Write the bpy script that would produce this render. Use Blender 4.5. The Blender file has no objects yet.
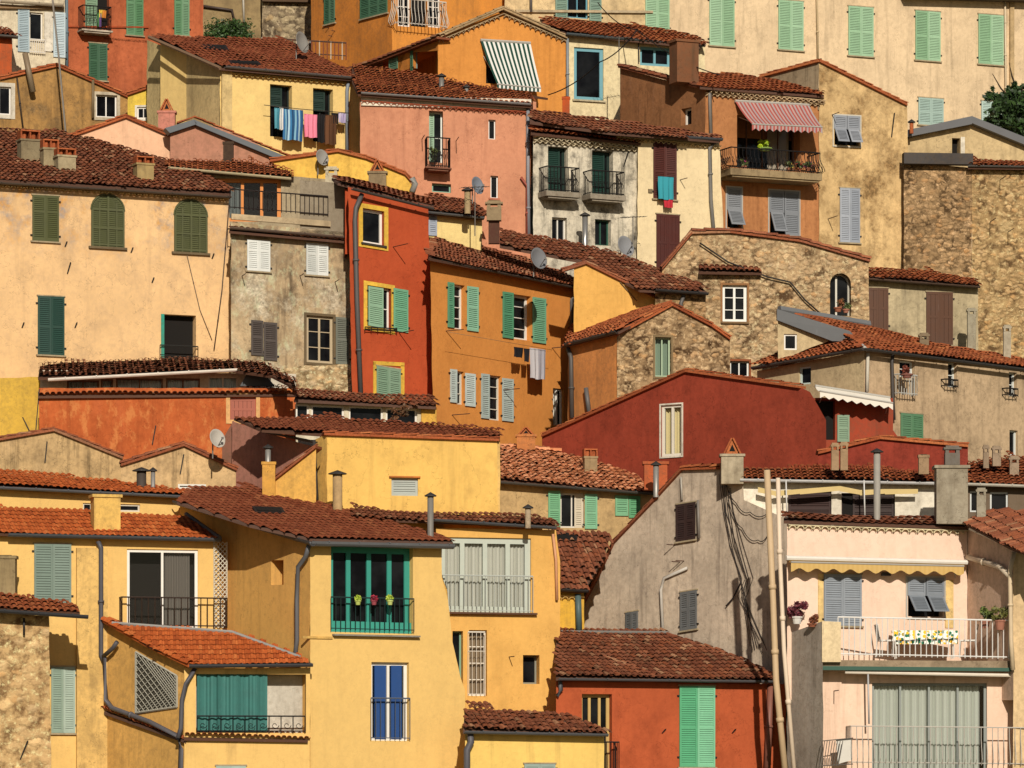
import bpy, math, random
from mathutils import Vector as V, Matrix
from mathutils.geometry import tessellate_polygon
random.seed(7)
F, HY, CX = 4200.0, 800.0, 512.0
sc = bpy.context.scene
col = sc.collection
R_ = math.radians
DS = .0

# ---------------------------------------------------------------- helpers
def lin(h, k=1.0):
    h = h.lstrip('#')
    o = []
    for i in (0, 2, 4):
        c = int(h[i:i+2], 16) / 255
        o.append((c / 12.92 if c <= .04045 else ((c + .055) / 1.055) ** 2.4) * k)
    g = .25 * o[0] + .65 * o[1] + .1 * o[2]
    o = [c + (g - c) * DS for c in o]
    return (o[0], o[1], o[2], 1)

def ray(px, py, Y):
    return V(((px - CX) * Y / F, Y, (HY - py) * Y / F))

def proj(p):
    return (CX + p.x * F / p.y, HY - p.z * F / p.y)

def wloc(o):
    p = V((0, 0, 0))
    while o is not None:
        p += o.location
        o = o.parent
    return p

def tag(o, label=None, cat=None, group=None, kind=None):
    if label: o['label'] = label
    if cat: o['category'] = cat
    if group: o['group'] = group
    if kind: o['kind'] = kind
    return o

def empty(name, loc, label, cat, group=None):
    o = bpy.data.objects.new(name, None)
    o.empty_display_size = .3
    col.objects.link(o)
    o.location = loc
    return tag(o, label, cat, group)

class MB:
    def __init__(s):
        s.v = []; s.f = []; s.mi = []
    def face(s, pts, mi=0):
        n = len(s.v)
        s.v += [tuple(p) for p in pts]
        s.f.append(tuple(range(n, n + len(pts)))); s.mi.append(mi)
    def box8(s, a, b, mi=0):
        # a: 4 points of one side, b: 4 matching points of the other
        n = len(s.v)
        s.v += [tuple(p) for p in a] + [tuple(p) for p in b]
        for q in ((0, 1, 2, 3), (7, 6, 5, 4), (0, 4, 5, 1), (1, 5, 6, 2), (2, 6, 7, 3), (3, 7, 4, 0)):
            s.f.append(tuple(n + i for i in q)); s.mi.append(mi)
    def box(s, c, ax, ay, az, mi=0):
        # centre and three half-axis vectors
        a = [c - ax - ay - az, c + ax - ay - az, c + ax - ay + az, c - ax - ay + az]
        b = [p + 2 * ay for p in a]
        s.box8(a, b, mi)
    def qbox(s, Q, x0, x1, y0, y1, o0, o1, mi=0):
        a = [Q.m(x0, y0, o1), Q.m(x1, y0, o1), Q.m(x1, y1, o1), Q.m(x0, y1, o1)]
        b = [Q.m(x0, y0, o0), Q.m(x1, y0, o0), Q.m(x1, y1, o0), Q.m(x0, y1, o0)]
        s.box8(a, b, mi)
    def tube(s, pts, r, n=6, mi=0, cap=True):
        pts = [V(p) for p in pts]
        rr = r if isinstance(r, (list, tuple)) else [r] * len(pts)
        rings = []
        for i, p in enumerate(pts):
            if i == 0: d = pts[1] - p
            elif i == len(pts) - 1: d = p - pts[i - 1]
            else: d = (pts[i + 1] - p).normalized() + (p - pts[i - 1]).normalized()
            if d.length < 1e-9: d = V((0, 0, 1))
            d.normalize()
            up = V((0, 0, 1)) if abs(d.z) < .9 else V((0, 1, 0))
            a = d.cross(up).normalized(); b = d.cross(a)
            k = len(s.v)
            for j in range(n):
                t = 2 * math.pi * j / n
                s.v.append(tuple(p + (a * math.cos(t) + b * math.sin(t)) * rr[i]))
            rings.append(k)
        for i in range(len(rings) - 1):
            for j in range(n):
                a0, a1 = rings[i] + j, rings[i] + (j + 1) % n
                b0, b1 = rings[i + 1] + j, rings[i + 1] + (j + 1) % n
                s.f.append((a0, a1, b1, b0)); s.mi.append(mi)
        if cap:
            s.f.append(tuple(rings[0] + j for j in reversed(range(n)))); s.mi.append(mi)
            s.f.append(tuple(rings[-1] + j for j in range(n))); s.mi.append(mi)
    def lathe(s, c, prof, n=10, axis=None, mi=0):
        # prof: (radius, height) along axis
        ax = (axis or V((0, 0, 1))).normalized()
        up = V((0, 0, 1)) if abs(ax.z) < .9 else V((0, 1, 0))
        a = ax.cross(up).normalized(); b = ax.cross(a)
        rings = []
        for r, h in prof:
            k = len(s.v); rings.append(k)
            for j in range(n):
                t = 2 * math.pi * j / n
                s.v.append(tuple(c + ax * h + (a * math.cos(t) + b * math.sin(t)) * r))
        for i in range(len(rings) - 1):
            for j in range(n):
                s.f.append((rings[i] + j, rings[i] + (j + 1) % n, rings[i + 1] + (j + 1) % n, rings[i + 1] + j)); s.mi.append(mi)
    def half(s, a, b, up, r0, r1, n=4, mi=0, hs=.85):
        # a half-round tile from a to b, arching toward up
        d = (b - a).normalized(); up = (up - d * up.dot(d)).normalized(); sd = d.cross(up)
        k = len(s.v)
        for p, r in ((a, r0), (b, r1)):
            for j in range(n + 1):
                t = math.pi * j / n
                s.v.append(tuple(p + sd * math.cos(t) * r + up * math.sin(t) * r * hs))
        for j in range(n):
            s.f.append((k + j, k + j + 1, k + n + 2 + j, k + n + 1 + j)); s.mi.append(mi)
    def build(s, name, mats, parent=None, smooth=False):
        if not s.v: return None
        if not isinstance(mats, (list, tuple)): mats = [mats]
        me = bpy.data.meshes.new(name)
        if parent is not None: L = wloc(parent); loc = V((0, 0, 0))
        else:
            xs = [p[0] for p in s.v]; ys = [p[1] for p in s.v]; zs = [p[2] for p in s.v]
            L = V(((min(xs) + max(xs)) / 2, (min(ys) + max(ys)) / 2, min(zs))); loc = L
        me.from_pydata([(p[0] - L.x, p[1] - L.y, p[2] - L.z) for p in s.v], [], s.f)
        for m in mats: me.materials.append(m)
        if len(mats) > 1: me.polygons.foreach_set('material_index', s.mi)
        if smooth: me.polygons.foreach_set('use_smooth', [True] * len(s.f))
        me.update()
        o = bpy.data.objects.new(name, me)
        col.objects.link(o)
        o.location = loc
        o.parent = parent
        return o

# ---------------------------------------------------------------- materials
_m = {}
def nt(name):
    m = bpy.data.materials.new(name); m.use_nodes = True
    n = m.node_tree; n.nodes.clear()
    out = n.nodes.new('ShaderNodeOutputMaterial'); b = n.nodes.new('ShaderNodeBsdfPrincipled')
    n.links.new(b.outputs[0], out.inputs[0])
    return m, n, b
def N(n, t, **k):
    x = n.nodes.new(t)
    for a, v in k.items():
        if a in ('ins',):
            for i, j in v.items(): x.inputs[i].default_value = j
        else: setattr(x, a, v)
    return x
def noise(n, co, scale, detail=4, rough=.6, sv=(1, 1, 1), off=(0, 0, 0)):
    mp = N(n, 'ShaderNodeMapping'); mp.inputs['Scale'].default_value = sv; mp.inputs['Location'].default_value = off
    n.links.new(co, mp.inputs[0])
    t = N(n, 'ShaderNodeTexNoise'); t.inputs['Scale'].default_value = scale; t.inputs['Detail'].default_value = detail
    t.inputs['Roughness'].default_value = rough
    n.links.new(mp.outputs[0], t.inputs[0])
    return t.outputs['Fac']
def rng(n, val, a, b, lo=0, hi=1):
    r = N(n, 'ShaderNodeMapRange'); r.clamp = True
    for i, v in ((1, a), (2, b), (3, lo), (4, hi)): r.inputs[i].default_value = v
    n.links.new(val, r.inputs[0]); return r.outputs[0]
def mix(n, fac, a, b, mode='MIX'):
    x = N(n, 'ShaderNodeMix', data_type='RGBA', blend_type=mode)
    for i, v in ((0, fac), (6, a), (7, b)):
        if hasattr(v, 'links') or hasattr(v, 'is_linked'): n.links.new(v, x.inputs[i])
        else: x.inputs[i].default_value = v
    return x.outputs[2]
def bump(n, b, h, strength=.4, dist=.02):
    x = N(n, 'ShaderNodeBump'); x.inputs['Strength'].default_value = strength; x.inputs['Distance'].default_value = dist
    n.links.new(h, x.inputs['Height']); n.links.new(x.outputs[0], b.inputs['Normal'])
K = .80
def plaster(c, stain=.35, dirt='#6b5a45', patch=None, patch_amt=.0, var=.12, streak=.3, seed=None, worn=0, top=None):
    key = ('pl', c, stain, dirt, patch, patch_amt, var, streak, worn, seed, top)
    if key in _m: return _m[key]
    m, n, b = nt('plaster'); sd = (len(_m) * 7.31) % 50
    tc = N(n, 'ShaderNodeTexCoord').outputs['Object']
    base = lin(c, K)
    dark = tuple(x * (1 - var * 1.9) for x in base[:3]) + (1,)
    lite = tuple(min(.9, x * (1 + var)) for x in base[:3]) + (1,)
    big = noise(n, tc, .55, 5, .6, off=(sd, 0, 0))
    c1 = mix(n, rng(n, big, .3, .7), dark, lite)
    # fine mottling
    fine = noise(n, tc, 7, 6, .7, off=(0, sd, 0))
    c2 = mix(n, rng(n, fine, .42, .75, 0, min(.7, var * 6)), c1, mix(n, .5, dark, lin(dirt, .9)))
    # horizontal-ish cloud dirt
    cl = noise(n, tc, 1.3, 8, .68, (1, 1, .8), off=(sd, sd, 3))
    c3 = mix(n, rng(n, cl, .5, .75, 0, stain * 1.4), c2, lin(dirt, .62))
    # vertical streaks
    st = noise(n, tc, 2.4, 5, .65, (1.5, 1.5, .12), off=(sd, 1, 0))
    c4 = mix(n, rng(n, st, .52, .74, 0, streak), c3, lin(dirt, .4))
    # light bleached streaks
    st2 = noise(n, tc, 1.7, 5, .7, (1, 1, .22), off=(9, sd, 0))
    c4 = mix(n, rng(n, st2, .56, .8, 0, streak * .55), c4, tuple(min(.85, x * 1.15 + .05) for x in base[:3]) + (1,))
    hgt = fine
    ck = noise(n, tc, .9, 5, .62, off=(sd + 11, 3, sd))
    ab = N(n, 'ShaderNodeMath', operation='SUBTRACT'); n.links.new(ck, ab.inputs[0]); ab.inputs[1].default_value = .5
    ab2 = N(n, 'ShaderNodeMath', operation='ABSOLUTE'); n.links.new(ab.outputs[0], ab2.inputs[0])
    c4 = mix(n, rng(n, ab2.outputs[0], .0, .0045, min(.55, stain * 1.5), 0), c4, lin(dirt, .3))
    if patch:
        pn = noise(n, tc, .9, 12, .74, off=(sd + 3, 2, 7))
        t = .66 - patch_amt * .3
        pm = rng(n, pn, t, t + .15)
        pc = mix(n, rng(n, noise(n, tc, 9, 4, .7), .35, .65), lin(patch, .9), lin(patch, .32))
        c4 = mix(n, pm, c4, pc)
        a = N(n, 'ShaderNodeMath', operation='SUBTRACT'); n.links.new(fine, a.inputs[0]); n.links.new(pm, a.inputs[1]); hgt = a.outputs[0]
    if top:
        sx = N(n, 'ShaderNodeSeparateXYZ'); n.links.new(tc, sx.inputs[0])
        hm = rng(n, sx.outputs[2], top[0], top[1])
        tn = noise(n, tc, .8, 9, .7, off=(sd, 8, 2))
        ad = N(n, 'ShaderNodeMath', operation='MULTIPLY'); n.links.new(hm, ad.inputs[0]); n.links.new(rng(n, tn, .46, .58), ad.inputs[1])
        tcx = mix(n, rng(n, noise(n, tc, 3, 5, .7), .4, .62), lin(top[2], .8), lin(top[3], .8))
        c4 = mix(n, ad.outputs[0], c4, tcx)
    if worn:
        wn = noise(n, tc, 3.2, 9, .75, (1, 1, .55), off=(4, sd, 1))
        c4 = mix(n, rng(n, wn, .52, .62, 0, worn), c4, (min(.85, base[0] * 1.15), min(.8, base[1] * 1.75), min(.7, base[2] * 1.9), 1))
    n.links.new(c4, b.inputs['Base Color'])
    b.inputs['Roughness'].default_value = .92; b.inputs['Specular IOR Level'].default_value = .15
    bump(n, b, hgt, .35, .03)
    _m[key] = m; return m

def stone(c1='#b09064', c2='#6b4c2e', mortar='#a88d68', sc_=3.6, pl=None, pa=.0):
    key = ('st', c1, c2, mortar, sc_, pl, pa)
    if key in _m: return _m[key]
    m, n, b = nt('stone_rubble'); sc_ = sc_ * 1.15
    tc = N(n, 'ShaderNodeTexCoord').outputs['Object']
    nz = N(n, 'ShaderNodeTexNoise'); nz.inputs['Scale'].default_value = 4.5; nz.inputs['Detail'].default_value = 5; n.links.new(tc, nz.inputs[0])
    dis = mix(n, .15, tc, nz.outputs['Color'], 'LINEAR_LIGHT')
    def vor(feat, s, sz=1.6):
        mp = N(n, 'ShaderNodeMapping'); mp.inputs['Scale'].default_value = (1, 1, sz)
        n.links.new(dis, mp.inputs[0])
        v = N(n, 'ShaderNodeTexVoronoi', feature=feat); v.inputs['Scale'].default_value = s
        v.inputs['Randomness'].default_value = 1
        n.links.new(mp.outputs[0], v.inputs[0]); return v
    v1 = vor('F1', sc_); ve = vor('DISTANCE_TO_EDGE', sc_); v2 = vor('F1', sc_ * 2.3)
    sep = N(n, 'ShaderNodeSeparateColor'); n.links.new(v1.outputs['Color'], sep.inputs[0])
    sep2 = N(n, 'ShaderNodeSeparateColor'); n.links.new(v2.outputs['Color'], sep2.inputs[0])
    a, d = lin(c1, 1.0), lin(c2, 1.0)
    ramp = N(n, 'ShaderNodeValToRGB'); e = ramp.color_ramp.elements
    e[0].position = 0; e[0].color = tuple(a[i] * .45 + d[i] * .55 for i in range(3)) + (1,)
    e[1].position = 1; e[1].color = tuple(min(.8, x * 1.35) for x in a[:3]) + (1,)
    for p_, c_ in ((.3, a), (.55, tuple((a[i] * .75 + d[i] * .25) for i in range(3)) + (1,)), (.75, (a[0] * 1.08, a[1] * .9, a[2] * .72, 1)), (.88, (a[0] * .85, a[1] * .88, a[2] * .98, 1))):
        q = ramp.color_ramp.elements.new(p_); q.color = c_
    n.links.new(sep.outputs[0], ramp.inputs[0])
    cc = mix(n, rng(n, sep2.outputs[1], 0, 1, 0, .5), ramp.outputs[0], a)
    mid = noise(n, tc, 5, 8, .75)
    edge = rng(n, v1.outputs['Distance'], .36, .58, 0, .95)
    mm = mix(n, rng(n, noise(n, tc, 2.2, 7, .7), .42, .6), lin(mortar, 1.0), tuple(d[i] * .6 for i in range(3)) + (1,))
    cc = mix(n, edge, cc, mm)
    cc = mix(n, rng(n, mid, .54, .7, 0, .75), cc, tuple(d[i] * .45 for i in range(3)) + (1,))
    li = noise(n, tc, 7, 6, .75, off=(4, 4, 1))
    cc = mix(n, rng(n, li, .53, .66, 0, .75), cc, tuple(min(.8, x * 1.7 + .05) for x in a[:3]) + (1,))
    if pl:
        pn = noise(n, tc, 1.1, 9, .72, off=(3, 2, 7)); t = .66 - pa * .3
        cc = mix(n, rng(n, pn, t, t + .08), cc, mix(n, rng(n, mid, .4, .65), lin(pl, .9), lin(pl, .55)))
    bigv = noise(n, tc, .5, 5, .65)
    cc = mix(n, rng(n, bigv, .45, .75, 0, .4), cc, tuple(x * .6 for x in d[:3]) + (1,))
    n.links.new(cc, b.inputs['Base Color']); b.inputs['Roughness'].default_value = .95
    b.inputs['Specular IOR Level'].default_value = .1
    hh = rng(n, v1.outputs['Distance'], .2, .6, 1.6, 0)
    ad = N(n, 'ShaderNodeMath', operation='MULTIPLY_ADD'); n.links.new(mid, ad.inputs[0]); ad.inputs[1].default_value = -1.6; n.links.new(hh, ad.inputs[2])
    bump(n, b, ad.outputs[0], .6, .05)
    _m[key] = m; return m

def tl(h, k):
    c = lin(h, k); return (c[0], c[1] * 1.03, c[2], 1)
def tilemat(cols, name='roof_tiles', moss=.3):
    key = ('tile', tuple(cols), moss)
    if key in _m: return _m[key]
    m, n, b = nt(name)
    tc = N(n, 'ShaderNodeTexCoord').outputs['Object']
    g = N(n, 'ShaderNodeNewGeometry')
    ramp = N(n, 'ShaderNodeValToRGB'); ramp.color_ramp.interpolation = 'LINEAR'
    e = ramp.color_ramp.elements
    e[0].color = tl(cols[0], 1.5); e[0].position = 0
    e[1].color = tl(cols[-1], 1.5); e[1].position = 1
    for i, c in enumerate(cols[1:-1]):
        q = e.new((i + 1) / (len(cols) - 1)); q.color = tl(c, 1.5)
    n.links.new(g.outputs['Random Per Island'], ramp.inputs[0])
    big = noise(n, tc, .9, 5, .6)
    c = mix(n, rng(n, big, .42, .72, 0, .4), ramp.outputs[0], tl(cols[0], 1.0))
    fi = noise(n, tc, 22, 5, .7)
    c = mix(n, rng(n, fi, .42, .72, 0, .6), c, lin('#2c221b', .8))
    fl = noise(n, tc, 6, 6, .75, off=(5, 1, 2))
    c = mix(n, rng(n, fl, .6, .74, 0, moss), c, lin('#8d8371', .7))
    n.links.new(c, b.inputs['Base Color']); b.inputs['Roughness'].default_value = .9
    b.inputs['Specular IOR Level'].default_value = .12
    bump(n, b, fi, .5, .01)
    _m[key] = m; return m

def paint(c, rough=.55, wear=.25, metal=0, k=None, spec=.3):
    key = ('pt', c, rough, wear, metal, k, spec)
    if key in _m: return _m[key]
    m, n, b = nt('paint')
    tc = N(n, 'ShaderNodeTexCoord').outputs['Object']
    base = lin(c, K if k is None else k)
    gy = .25 * base[0] + .65 * base[1] + .1 * base[2]; base = tuple(x + (gy - x) * .06 for x in base[:3]) + (1,)
    a = noise(n, tc, 3, 6, .7)
    cc = mix(n, rng(n, a, .42, .75, 0, wear), base, tuple(x * .55 + .02 for x in base[:3]) + (1,))
    a2 = noise(n, tc, 9, 4, .7, (1, 1, .25))
    cc = mix(n, rng(n, a2, .6, .8, 0, wear), cc, tuple(min(.8, x * 1.2 + .06) for x in base[:3]) + (1,))
    if wear >= .3:
        oi = N(n, 'ShaderNodeObjectInfo'); hs = N(n, 'ShaderNodeHueSaturation'); n.links.new(cc, hs.inputs['Color'])
        n.links.new(rng(n, oi.outputs['Random'], 0, 1, .8, 1.12), hs.inputs['Value']); n.links.new(rng(n, oi.outputs['Random'], 0, 1, 1.05, .8), hs.inputs['Saturation']); cc = hs.outputs[0]
    n.links.new(cc, b.inputs['Base Color']); b.inputs['Roughness'].default_value = rough
    b.inputs['Metallic'].default_value = metal; b.inputs['Specular IOR Level'].default_value = spec
    _m[key] = m; return m

def glassm():
    if 'gl' in _m: return _m['gl']
    m, n, b = nt('window_glass')
    b.inputs['Base Color'].default_value = (.012, .016, .02, 1); b.inputs['Roughness'].default_value = .07
    b.inputs['Specular IOR Level'].default_value = .12
    tc = N(n, 'ShaderNodeTexCoord').outputs['Object']
    a = noise(n, tc, 1.6, 3, .5)
    cc = mix(n, rng(n, a, .4, .65), (.004, .004, .005, 1), (.012, .013, .014, 1))
    n.links.new(cc, b.inputs['Base Color'])
    bump(n, b, noise(n, tc, 1.2, 1, .5), .15, .02)
    _m['gl'] = m; return m
def clearglass():
    if 'cg' in _m: return _m['cg']
    m = bpy.data.materials.new('clear_glass'); m.use_nodes = True; n = m.node_tree; n.nodes.clear()
    out = N(n, 'ShaderNodeOutputMaterial'); t = N(n, 'ShaderNodeBsdfTransparent'); g = N(n, 'ShaderNodeBsdfGlossy')
    g.inputs['Roughness'].default_value = .04; t.inputs[0].default_value = (.9, .9, .9, 1)
    x = N(n, 'ShaderNodeMixShader'); x.inputs[0].default_value = .03
    n.links.new(t.outputs[0], x.inputs[1]); n.links.new(g.outputs[0], x.inputs[2]); n.links.new(x.outputs[0], out.inputs[0])
    _m['cg'] = m; return m
def leafm(c='#3a4a1e', c2='#7a8a3a'):
    key = ('lf', c, c2)
    if key in _m: return _m[key]
    m, n, b = nt('leaves')
    g = N(n, 'ShaderNodeNewGeometry')
    n.links.new(mix(n, g.outputs['Random Per Island'], lin(c, .8), lin(c2, .8)), b.inputs['Base Color'])
    b.inputs['Roughness'].default_value = .6
    _m[key] = m; return m

DARK = lambda: paint('#15120f', .9, 0, k=1)  # near-black colour standing for the shade inside rooms and openings
ZINC = lambda: paint('#77726a', .5, .5, .3)
IRON = lambda: paint('#1d1a19', .6, .3)
RUST = lambda: paint('#5b3524', .8, .5)

# tile palettes
T_OLD = lambda: tilemat(['#663a2a', '#80482f', '#6e3f2c', '#8f583e', '#6a3c2b', '#84503a', '#5e3828', '#a47a5c'], moss=.45)
T_BROWN = lambda: tilemat(['#6a3420', '#78402a', '#80462e', '#703a26', '#885034'], moss=.2)
T_RED = lambda: tilemat(['#8c4220', '#a85428', '#b45e30', '#9a4a22', '#bc6c3a'], moss=.12)
T_RUST = lambda: tilemat(['#6c3620', '#8c4a2c', '#9a5634', '#7a3e26', '#a8663e'], moss=.3)
T_PINK = lambda: tilemat(['#a0623f', '#c98660', '#d89a74', '#b5734f', '#8a543a'], moss=.3)

# ---------------------------------------------------------------- quads on a wall
class Quad:
    """four corner points lying on a wall; m(x, y, off) = metres from its top left"""
    def __init__(s, A, B, C, D, n):
        s.A, s.B, s.C, s.D, s.n = A, B, C, D, n
        s.w = ((B - A).length + (C - D).length) / 2
        s.h = ((D - A).length + (C - B).length) / 2
    def p(s, a, b, off=0):
        return s.A * (1 - a) * (1 - b) + s.B * a * (1 - b) + s.C * a * b + s.D * (1 - a) * b + s.n * off
    def m(s, x, y, off=0):
        return s.p(x / s.w, y / s.h, off)
    def sub(s, a0, a1, b0=0, b1=1, off=0):
        return Quad(s.p(a0, b0, off), s.p(a1, b0, off), s.p(a1, b1, off), s.p(a0, b1, off), s.n)

def leaf_geo(mb, Q, o=.02, th=.035, fr=.055, rails=(.45,), pitch=.06, louver=True):
    """one shutter leaf: stiles, rails and tilted slats"""
    w, h = Q.w, Q.h
    fr = min(fr, w * .22)
    mb.qbox(Q, 0, fr, 0, h, o, o + th); mb.qbox(Q, w - fr, w, 0, h, o, o + th)
    ys = [0] + [r * h for r in rails] + [h - fr * 1.4]
    for y in ys: mb.qbox(Q, fr, w - fr, y, y + fr * 1.4, o, o + th * .95)
    if louver:
        for a, b in zip(ys[:-1], ys[1:]):
            y = a + fr * 1.4
            while y < b - .01:
                mb.face([Q.m(fr, y, o + .004), Q.m(w - fr, y, o + .004), Q.m(w - fr, y + pitch * .85, o + th * .85), Q.m(fr, y + pitch * .85, o + th * .85)])
                y += pitch
        mb.face([Q.m(fr, 0, o + .002), Q.m(w - fr, 0, o + .002), Q.m(w - fr, h, o + .002), Q.m(fr, h, o + .002)])
    else:
        k = max(2, int(w / .12))
        for i in range(k):
            a = i * w / k
            mb.qbox(Q, a + .004, a + w / k - .004, 0.01, h - .01, o, o + th * .7)

class Bld:
    def __init__(s, name, label, cat, px, py, Y):
        s.o = empty(name, ray(px, py, Y), label, cat)
        s.walls = []
    def wall(s, *a, **k):
        w = Wall(s, *a, **k); s.walls.append(w); return w
    def done(s):
        for w in s.walls: w.finish()
        return s

class Wall:
    def __init__(s, b, xl, xr, Y, g, outline, mat, sl=None, D=7, name='wall', taper=.86, Yr=None, thick=None):
        s.b, s.root = b, b.o
        s.xl, s.xr, s.Yl = xl, xr, Y
        s.Yr = Yr if Yr is not None else Y + g * (xr - xl) * Y / F
        A, B = ray(xl, HY, s.Yl), ray(xr, HY, s.Yr)
        s.A0 = A; s.u = (B - A).normalized(); s.n = V((s.u.y, -s.u.x, 0))
        o2 = []
        for (ax, ay), (bx, by) in zip(outline, outline[1:] + outline[:1]):
            o2.append((ax, ay)); L = math.hypot(bx - ax, by - ay); k = int(L / 11)
            if L < 30: continue
            nx_, ny_ = -(by - ay) / L, (bx - ax) / L
            for i in range(1, k):
                j = random.uniform(-.42, .42); o2.append((ax + (bx - ax) * i / k + nx_ * j, ay + (by - ay) * i / k + ny_ * j))
        outline = o2
        s.sl, s.outline, s.mat, s.D, s.name, s.taper = sl, outline, mat, D, name, taper
        s.holes = []; s.attic = []
    def P(s, px, py, off=0):
        d = V(((px - CX) / F, 1, (HY - py) / F))
        o = s.A0 + s.n * off
        t = o.dot(s.n) / d.dot(s.n)
        return d * t
    def slope(s, x0, x1, y):
        if s.sl is not None: return s.sl
        a = s.P(x0, y); b = s.P(x1, y)
        return (proj(V((b.x, b.y, a.z)))[1] - y) / max(1, x1 - x0)
    def quad(s, x0, y0, x1, y1, off=0, sl=None):
        k = s.slope(x0, x1, (y0 + y1) / 2) if sl is None else sl
        d = k * (x1 - x0)
        if abs(d) > (y1 - y0) * .6: d = math.copysign((y1 - y0) * .3, d)
        if d >= 0: c = ((x0, y0), (x1, y0 + d), (x1, y1), (x0, y1 - d))
        else: c = ((x0, y0 - d), (x1, y0), (x1, y1 + d), (x0, y1))
        return Quad(*[s.P(x, y, off) for x, y in c], s.n)
    # -- openings
    def hole(s, pts, depth):
        s.holes.append(([V(p) for p in pts], depth))
    def win(s, x0, y0, x1, y1, fc='#d8d4c8', c=2, r=2, d=.22, name='window', curtain=None, fw=.05, sill=None, leaves=1, dark=False, surround=None, sw=4, label=None, mw=.025):
        Q = s.quad(x0, y0, x1, y1)
        s.hole([Q.A, Q.B, Q.C, Q.D], d)
        w, h = Q.w, Q.h
        mb = MB(); fw = min(fw, w * .16)
        if not dark:
            z0, z1 = -d - .01, -d + .05
            mb.qbox(Q, 0, fw, 0, h, z0, z1); mb.qbox(Q, w - fw, w, 0, h, z0, z1)
            mb.qbox(Q, fw, w - fw, 0, fw, z0, z1); mb.qbox(Q, fw, w - fw, h - fw, h, z0, z1)
            for i in range(1, c):
                ww = fw * .8 if (c == 2 or leaves == c) else mw
                mb.qbox(Q, w * i / c - ww / 2, w * i / c + ww / 2, fw, h - fw, z0, z1 + .005)
            for j in range(1, r):
                mb.qbox(Q, fw, w - fw, h * j / r - mw / 2, h * j / r + mw / 2, z0, z1 - .005)
        else:
            mb.qbox(Q, 0, .03, 0, h, -d - .01, -d + .03); mb.qbox(Q, .03, w, 0, .03, -d - .01, -d + .03)
        fo = mb.build(name, paint(fc, .6, .2), s.root)
        if label: fo['label'] = label
        if curtain:
            g = MB(); g.face([Q.p(0, 0, -d), Q.p(1, 0, -d), Q.p(1, 1, -d), Q.p(0, 1, -d)]); g.build('pane', clearglass(), fo)
            cm = MB(); k = max(6, int(w / .05)); cs = curtain if isinstance(curtain, tuple) else (curtain, 0, 1)
            a0, a1 = cs[1], cs[2]
            for i in range(k):
                f0, f1 = a0 + (a1 - a0) * i / k, a0 + (a1 - a0) * (i + 1) / k
                q0 = -d - .12 + (.03 if i % 2 else -.03) + .015 * math.sin(i * 1.7); q1 = -d - .12 + (-.03 if i % 2 else .03) + .015 * math.sin((i + 1) * 1.7)
                cm.face([Q.p(f0, 0, q0), Q.p(f1, 0, q1), Q.p(f1, 1, q1), Q.p(f0, 1, q0)])
            cm.build('curtain', paint(cs[0], .9, .1), fo)
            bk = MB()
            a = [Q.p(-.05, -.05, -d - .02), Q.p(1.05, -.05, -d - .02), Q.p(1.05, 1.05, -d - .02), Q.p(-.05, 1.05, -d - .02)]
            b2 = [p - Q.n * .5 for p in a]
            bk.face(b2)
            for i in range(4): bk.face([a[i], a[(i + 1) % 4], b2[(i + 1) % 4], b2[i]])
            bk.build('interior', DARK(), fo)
        else:
            g = MB(); g.face([Q.p(0, 0, -d), Q.p(1, 0, -d), Q.p(1, 1, -d), Q.p(0, 1, -d)])
            g.build('pane', DARK() if dark else glassm(), fo)  # dark openings: near-black sheet painted as the unlit room, no glass
        if sill:
            sm = MB(); sm.qbox(Q, -.06, w + .06, h, h + .06, -.02, .08); sm.build('sill', plaster(sill, .3) if isinstance(sill, str) else ZINC(), fo)
        if surround:
            mw_ = sw * Q.w / (x1 - x0); sm = MB()
            sm.qbox(Q, -mw_, 0, -mw_, h + mw_, -.01, .025); sm.qbox(Q, w, w + mw_, -mw_, h + mw_, -.01, .025)
            sm.qbox(Q, 0, w, -mw_, 0, -.01, .025); sm.qbox(Q, 0, w, h, h + mw_, -.01, .04)
            sm.build('surround', plaster(surround, .2), fo)
        return Q, fo
    def sh(s, x0, y0, x1, y1, c, n=2, rails=(.45,), off=.02, louver=True, parent=None, label=None, pitch=.06, hinge=True):
        Q = s.quad(x0, y0, x1, y1); os = []
        for i in range(n):
            mb = MB(); q = Q.sub(i / n + (.004 if i else 0), (i + 1) / n, 0, 1)
            leaf_geo(mb, q, off, rails=rails, louver=louver, pitch=pitch)
            os.append(mb.build('shutter', paint(c, .6, .35), parent or s.root))
            if label: os[-1]['label'] = label
        if n > 1:
            mb = MB(); mb.qbox(Q, -.03, Q.w + .03, -.04, -.005, 0, .05); mb.build('lintel', plaster('#b8a888', .3), s.root)
            mb = MB(); mb.qbox(Q, -.05, Q.w + .05, Q.h + .005, Q.h + .05, 0, .08)
            mb.build('sill', plaster('#b8a888', .3), s.root)
        if hinge and Q.h > .8:
            for b_ in (.12, .88):
                for a_, o_ in ((-.03 / Q.w, os[0]), (1 + .03 / Q.w, os[-1])):
                    mb = MB(); c_ = Q.p(a_, b_, .03); mb.box(c_, s.u * .03, s.n * .02, V((0, 0, .02))); mb.build('hinge', IRON(), o_)
        return Q, os
    def arch_pts(s, Q, k=10, off=0, rise=None):
        # polygon of an arched opening inside quad
        rise = rise or Q.w / 2
        pts = [Q.m(0, Q.h, off), Q.m(Q.w, Q.h, off)]
        for i in range(k + 1):
            t = math.pi * i / k
            pts.append(Q.m(Q.w / 2 + math.cos(t) * Q.w / 2, rise - math.sin(t) * rise, off))
        return pts
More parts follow.
